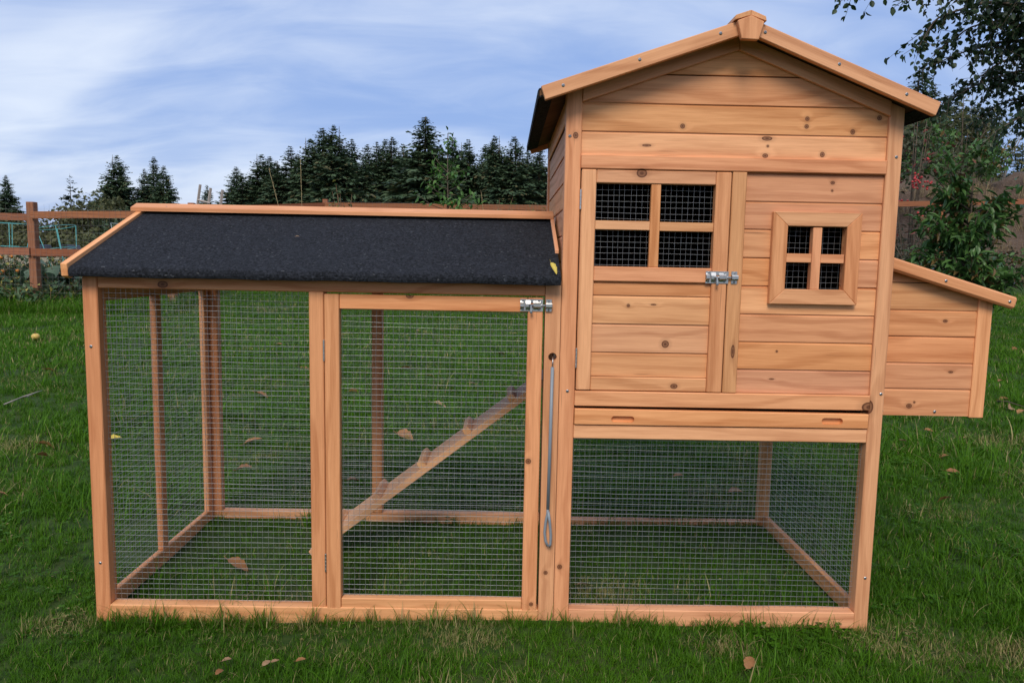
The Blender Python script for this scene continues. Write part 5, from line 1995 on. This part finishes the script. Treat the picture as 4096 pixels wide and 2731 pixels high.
LEAVES = [(1722, 1515, .034, 'dry_leaf', 'curled brown leaf on the grass in front of the house run', .9, .9), (548, 1290, .062, 'dry_leaf', 'brown leaf on the grass inside the run left of its door', .1, None),
          (2077, 1012, .050, 'pink_leaf', 'pink fallen leaf on the lawn under the nest box', .4, None), (2190, 1080, .055, 'dry_leaf', 'brown leaf on the lawn, farther of the two nearest the nest box', -.3, None),
          (2172, 1138, .055, 'dry_leaf', 'dark brown leaf on the lawn right of the house post', -.9, None), (2310, 915, .085, 'dry_leaf', 'tan-edged brown leaf right of the nest box corner', .1, None),
          (2322, 934, .07, 'tan_leaf', 'tan leaf on the lawn by a twig right of the nest box', .8, None), (2220, 1000, .055, 'dry_leaf', 'small brown leaf below the nest box corner', .3, None),
          (2135, 985, .05, 'dry_leaf', 'brown leaf just below the nest box floor', .0, None), (2170, 1045, .05, 'dry_leaf', 'brown leaf between the pink leaf and the nest box shadow', .2, None),
          (2300, 870, .07, 'dry_leaf', 'brown leaf right of the nest box wall', .5, None), (2345, 945, .06, 'dry_leaf', 'brown leaf at the frame edge beyond the nest box', .5, None),
          (2330, 800, .08, 'dry_leaf', 'orange-brown leaf far back right of the nest box', .2, None),
          (1620, 1391, .040, 'tan_leaf', 'tan leaf inside the house run behind its bottom rail', .2, None), (1690, 1132, .055, 'dry_leaf', 'brown leaf behind the house run', .1, None), (1560, 1095, .05, 'dry_leaf', 'brown leaf at the back of the house run', .3, None),
          (1340, 1345, .034, 'dry_leaf', 'reddish leaf on bare ground inside the house run', .2, None),
          (258, 1006, .075, 'yellow_leaf', 'pale yellow leaf on the grass seen through the run end mesh', .6, None), (108, 1020, .07, 'dry_leaf', 'brown leaf on the lawn left of the run', .1, None), (96, 1042, .05, 'dry_leaf', 'smaller brown leaf on the lawn left of the run', 1.1, None),
          (115, 847, .07, 'dry_leaf', 'brown leaf on the lawn below the yellow apple', .4, None), (4, 1128, .05, 'dry_leaf', 'brown leaf at the left frame edge', .4, None),
          (505, 1535, .024, 'dry_leaf', 'orange-brown leaf on the foreground grass below the run', 1.3, .7), (612, 1518, .024, 'tan_leaf', 'tan leaf on the foreground grass below the run', 1.2, .6), (632, 1514, .018, 'tan_leaf', 'small tan leaf beside the tan foreground leaf', .8, .5),
          (690, 1512, .02, 'dry_leaf', 'small dark leaf on the foreground grass near the tan leaves', .1, None), (520, 1508, .020, 'tan_leaf', 'dull tan leaf on the foreground grass above the orange-brown one', .1, None),
          (560, 1075, .06, 'dry_leaf', 'dark leaf lying behind the run beside its rear post', .1, None), (812, 1105, .05, 'dry_leaf', 'brown leaf behind the run left of the ramp', .5, None)]
for u, v, ln, mt, lab, rz, tl in LEAVES:
    tl = tl if tl is None else tl * .3
    x, y = pz(u, v)
    fallen(x, y, ln, mt, lab, rotz=rz, tilt=tl)
WHERE = ['just below the door top rail', 'left of the rear post behind the door', 'in the middle of the door mesh', 'near the latch side of the door', 'level with the ramp top', 'below the top rail beside the door post', 'behind the fixed panel beside its rear post', 'right of the rear post behind the door', 'in the top corner of the door under the latch', 'high up left of the rear post behind the door', 'low behind the fixed panel near the rear corner', 'above the middle of the ramp', 'right of centre above the ramp top', 'behind the hinge side post']
for k, (u, v) in enumerate(((960, 760), (815, 905), (990, 865), (1150, 810), (1010, 930), (640, 790), (600, 905), (935, 845), (1180, 765), (850, 790), (580, 1010), (930, 1000), (1090, 880), (700, 850))):
    x, y = pz(u, v)
    fallen(x, y, rng.uniform(.06, .10), 'dry_leaf' if k % 4 else 'tan_leaf', f'small brown leaf seen {WHERE[k]}', 'leaves seen through the run mesh', rotz=rng.uniform(-.4, .4))

# yellow leaf caught at the corner of the run roof
o = fallen(-.020, -.030, .032, 'yellow_leaf', 'narrow yellow leaf caught on the run roof by the house post', 'leaf on the roof', rotz=-1.1, tilt=.2)
o.location.z = .8150
o.scale = (1, .55, 1)
o.rotation_euler = (.5, .9, -.9)
o = fallen(-.622, .150, .010, 'tan_leaf', 'pale speck of leaf on the middle of the run roof', 'leaf on the roof', rotz=.3, tilt=.2)
o.location.z = .876

# yellow apple on the lawn
x, y = pz(82, 778)
z = float(gz(x, y))
bm = bmesh.new()
bmesh.ops.create_uvsphere(bm, u_segments=20, v_segments=14, radius=.036)
for v_ in bm.verts:
    r_ = math.hypot(v_.co.x, v_.co.y) / .036
    v_.co.z *= .88
    if v_.co.z > 0:
        v_.co.z -= .016 * max(0, 1 - r_ / .45) ** 1.2
    else:
        v_.co.z += .009 * max(0, 1 - r_ / .4)
V, F = bm_arrays(bm)
bm.free()
ap = empty('apple', (x, y, z))
mesh_obj('flesh', V + np.array([x, y, z + .055]), F, 'yellow_fruit', ap, smooth=True)
tube('stalk', ap, [(x, y, z + .075), (x - .004, y, z + .105)], .003, 'apple_stem', 6)
tag(ap, 'yellow windfall apple on the lawn left of the run', 'apple')

# bare twig on the lawn
(xa, ya), (xb, yb) = pz(10, 928), pz(88, 908)
tw = [(xa, ya, gz(xa, ya) + .03), (xa + (xb - xa) * .45, ya + (yb - ya) * .55, gz(xa, ya) + .045), (xa + (xb - xa) * .75, ya + (yb - ya) * .62, gz(xa, ya) + .04), (xb, yb, gz(xb, yb) + .055)]
V, F = tube_arrays([tuple(float(q) for q in p_) for p_ in tw], [.004, .0035, .003, .0015], 7)
V2, F2 = tube_arrays([tuple(float(q) for q in tw[1]), (float(tw[1][0]) + .05, float(tw[1][1]) + .09, float(tw[1][2]) + .02)], [.004, .0015], 6)
V, F = join([(V, F), (V2, F2)])
o = mesh_obj('twig', V, F, 'pale_bark', None, smooth=True)
tag(o, 'thin pale forked twig on the lawn left of the run', 'twig')
(xa, ya), (xb, yb) = pz(2290, 925), pz(2352, 938)
V, F = tube_arrays([(xa, ya, float(gz(xa, ya)) + .04), ((xa + xb) / 2, (ya + yb) / 2 + .03, float(gz(xa, ya)) + .05), (xb, yb, float(gz(xb, yb)) + .04)], [.005, .004, .002], 6)
o = mesh_obj('twig', V, F, 'bark', None, smooth=True)
tag(o, 'dark twig among brown leaves right of the nest box', 'twig')
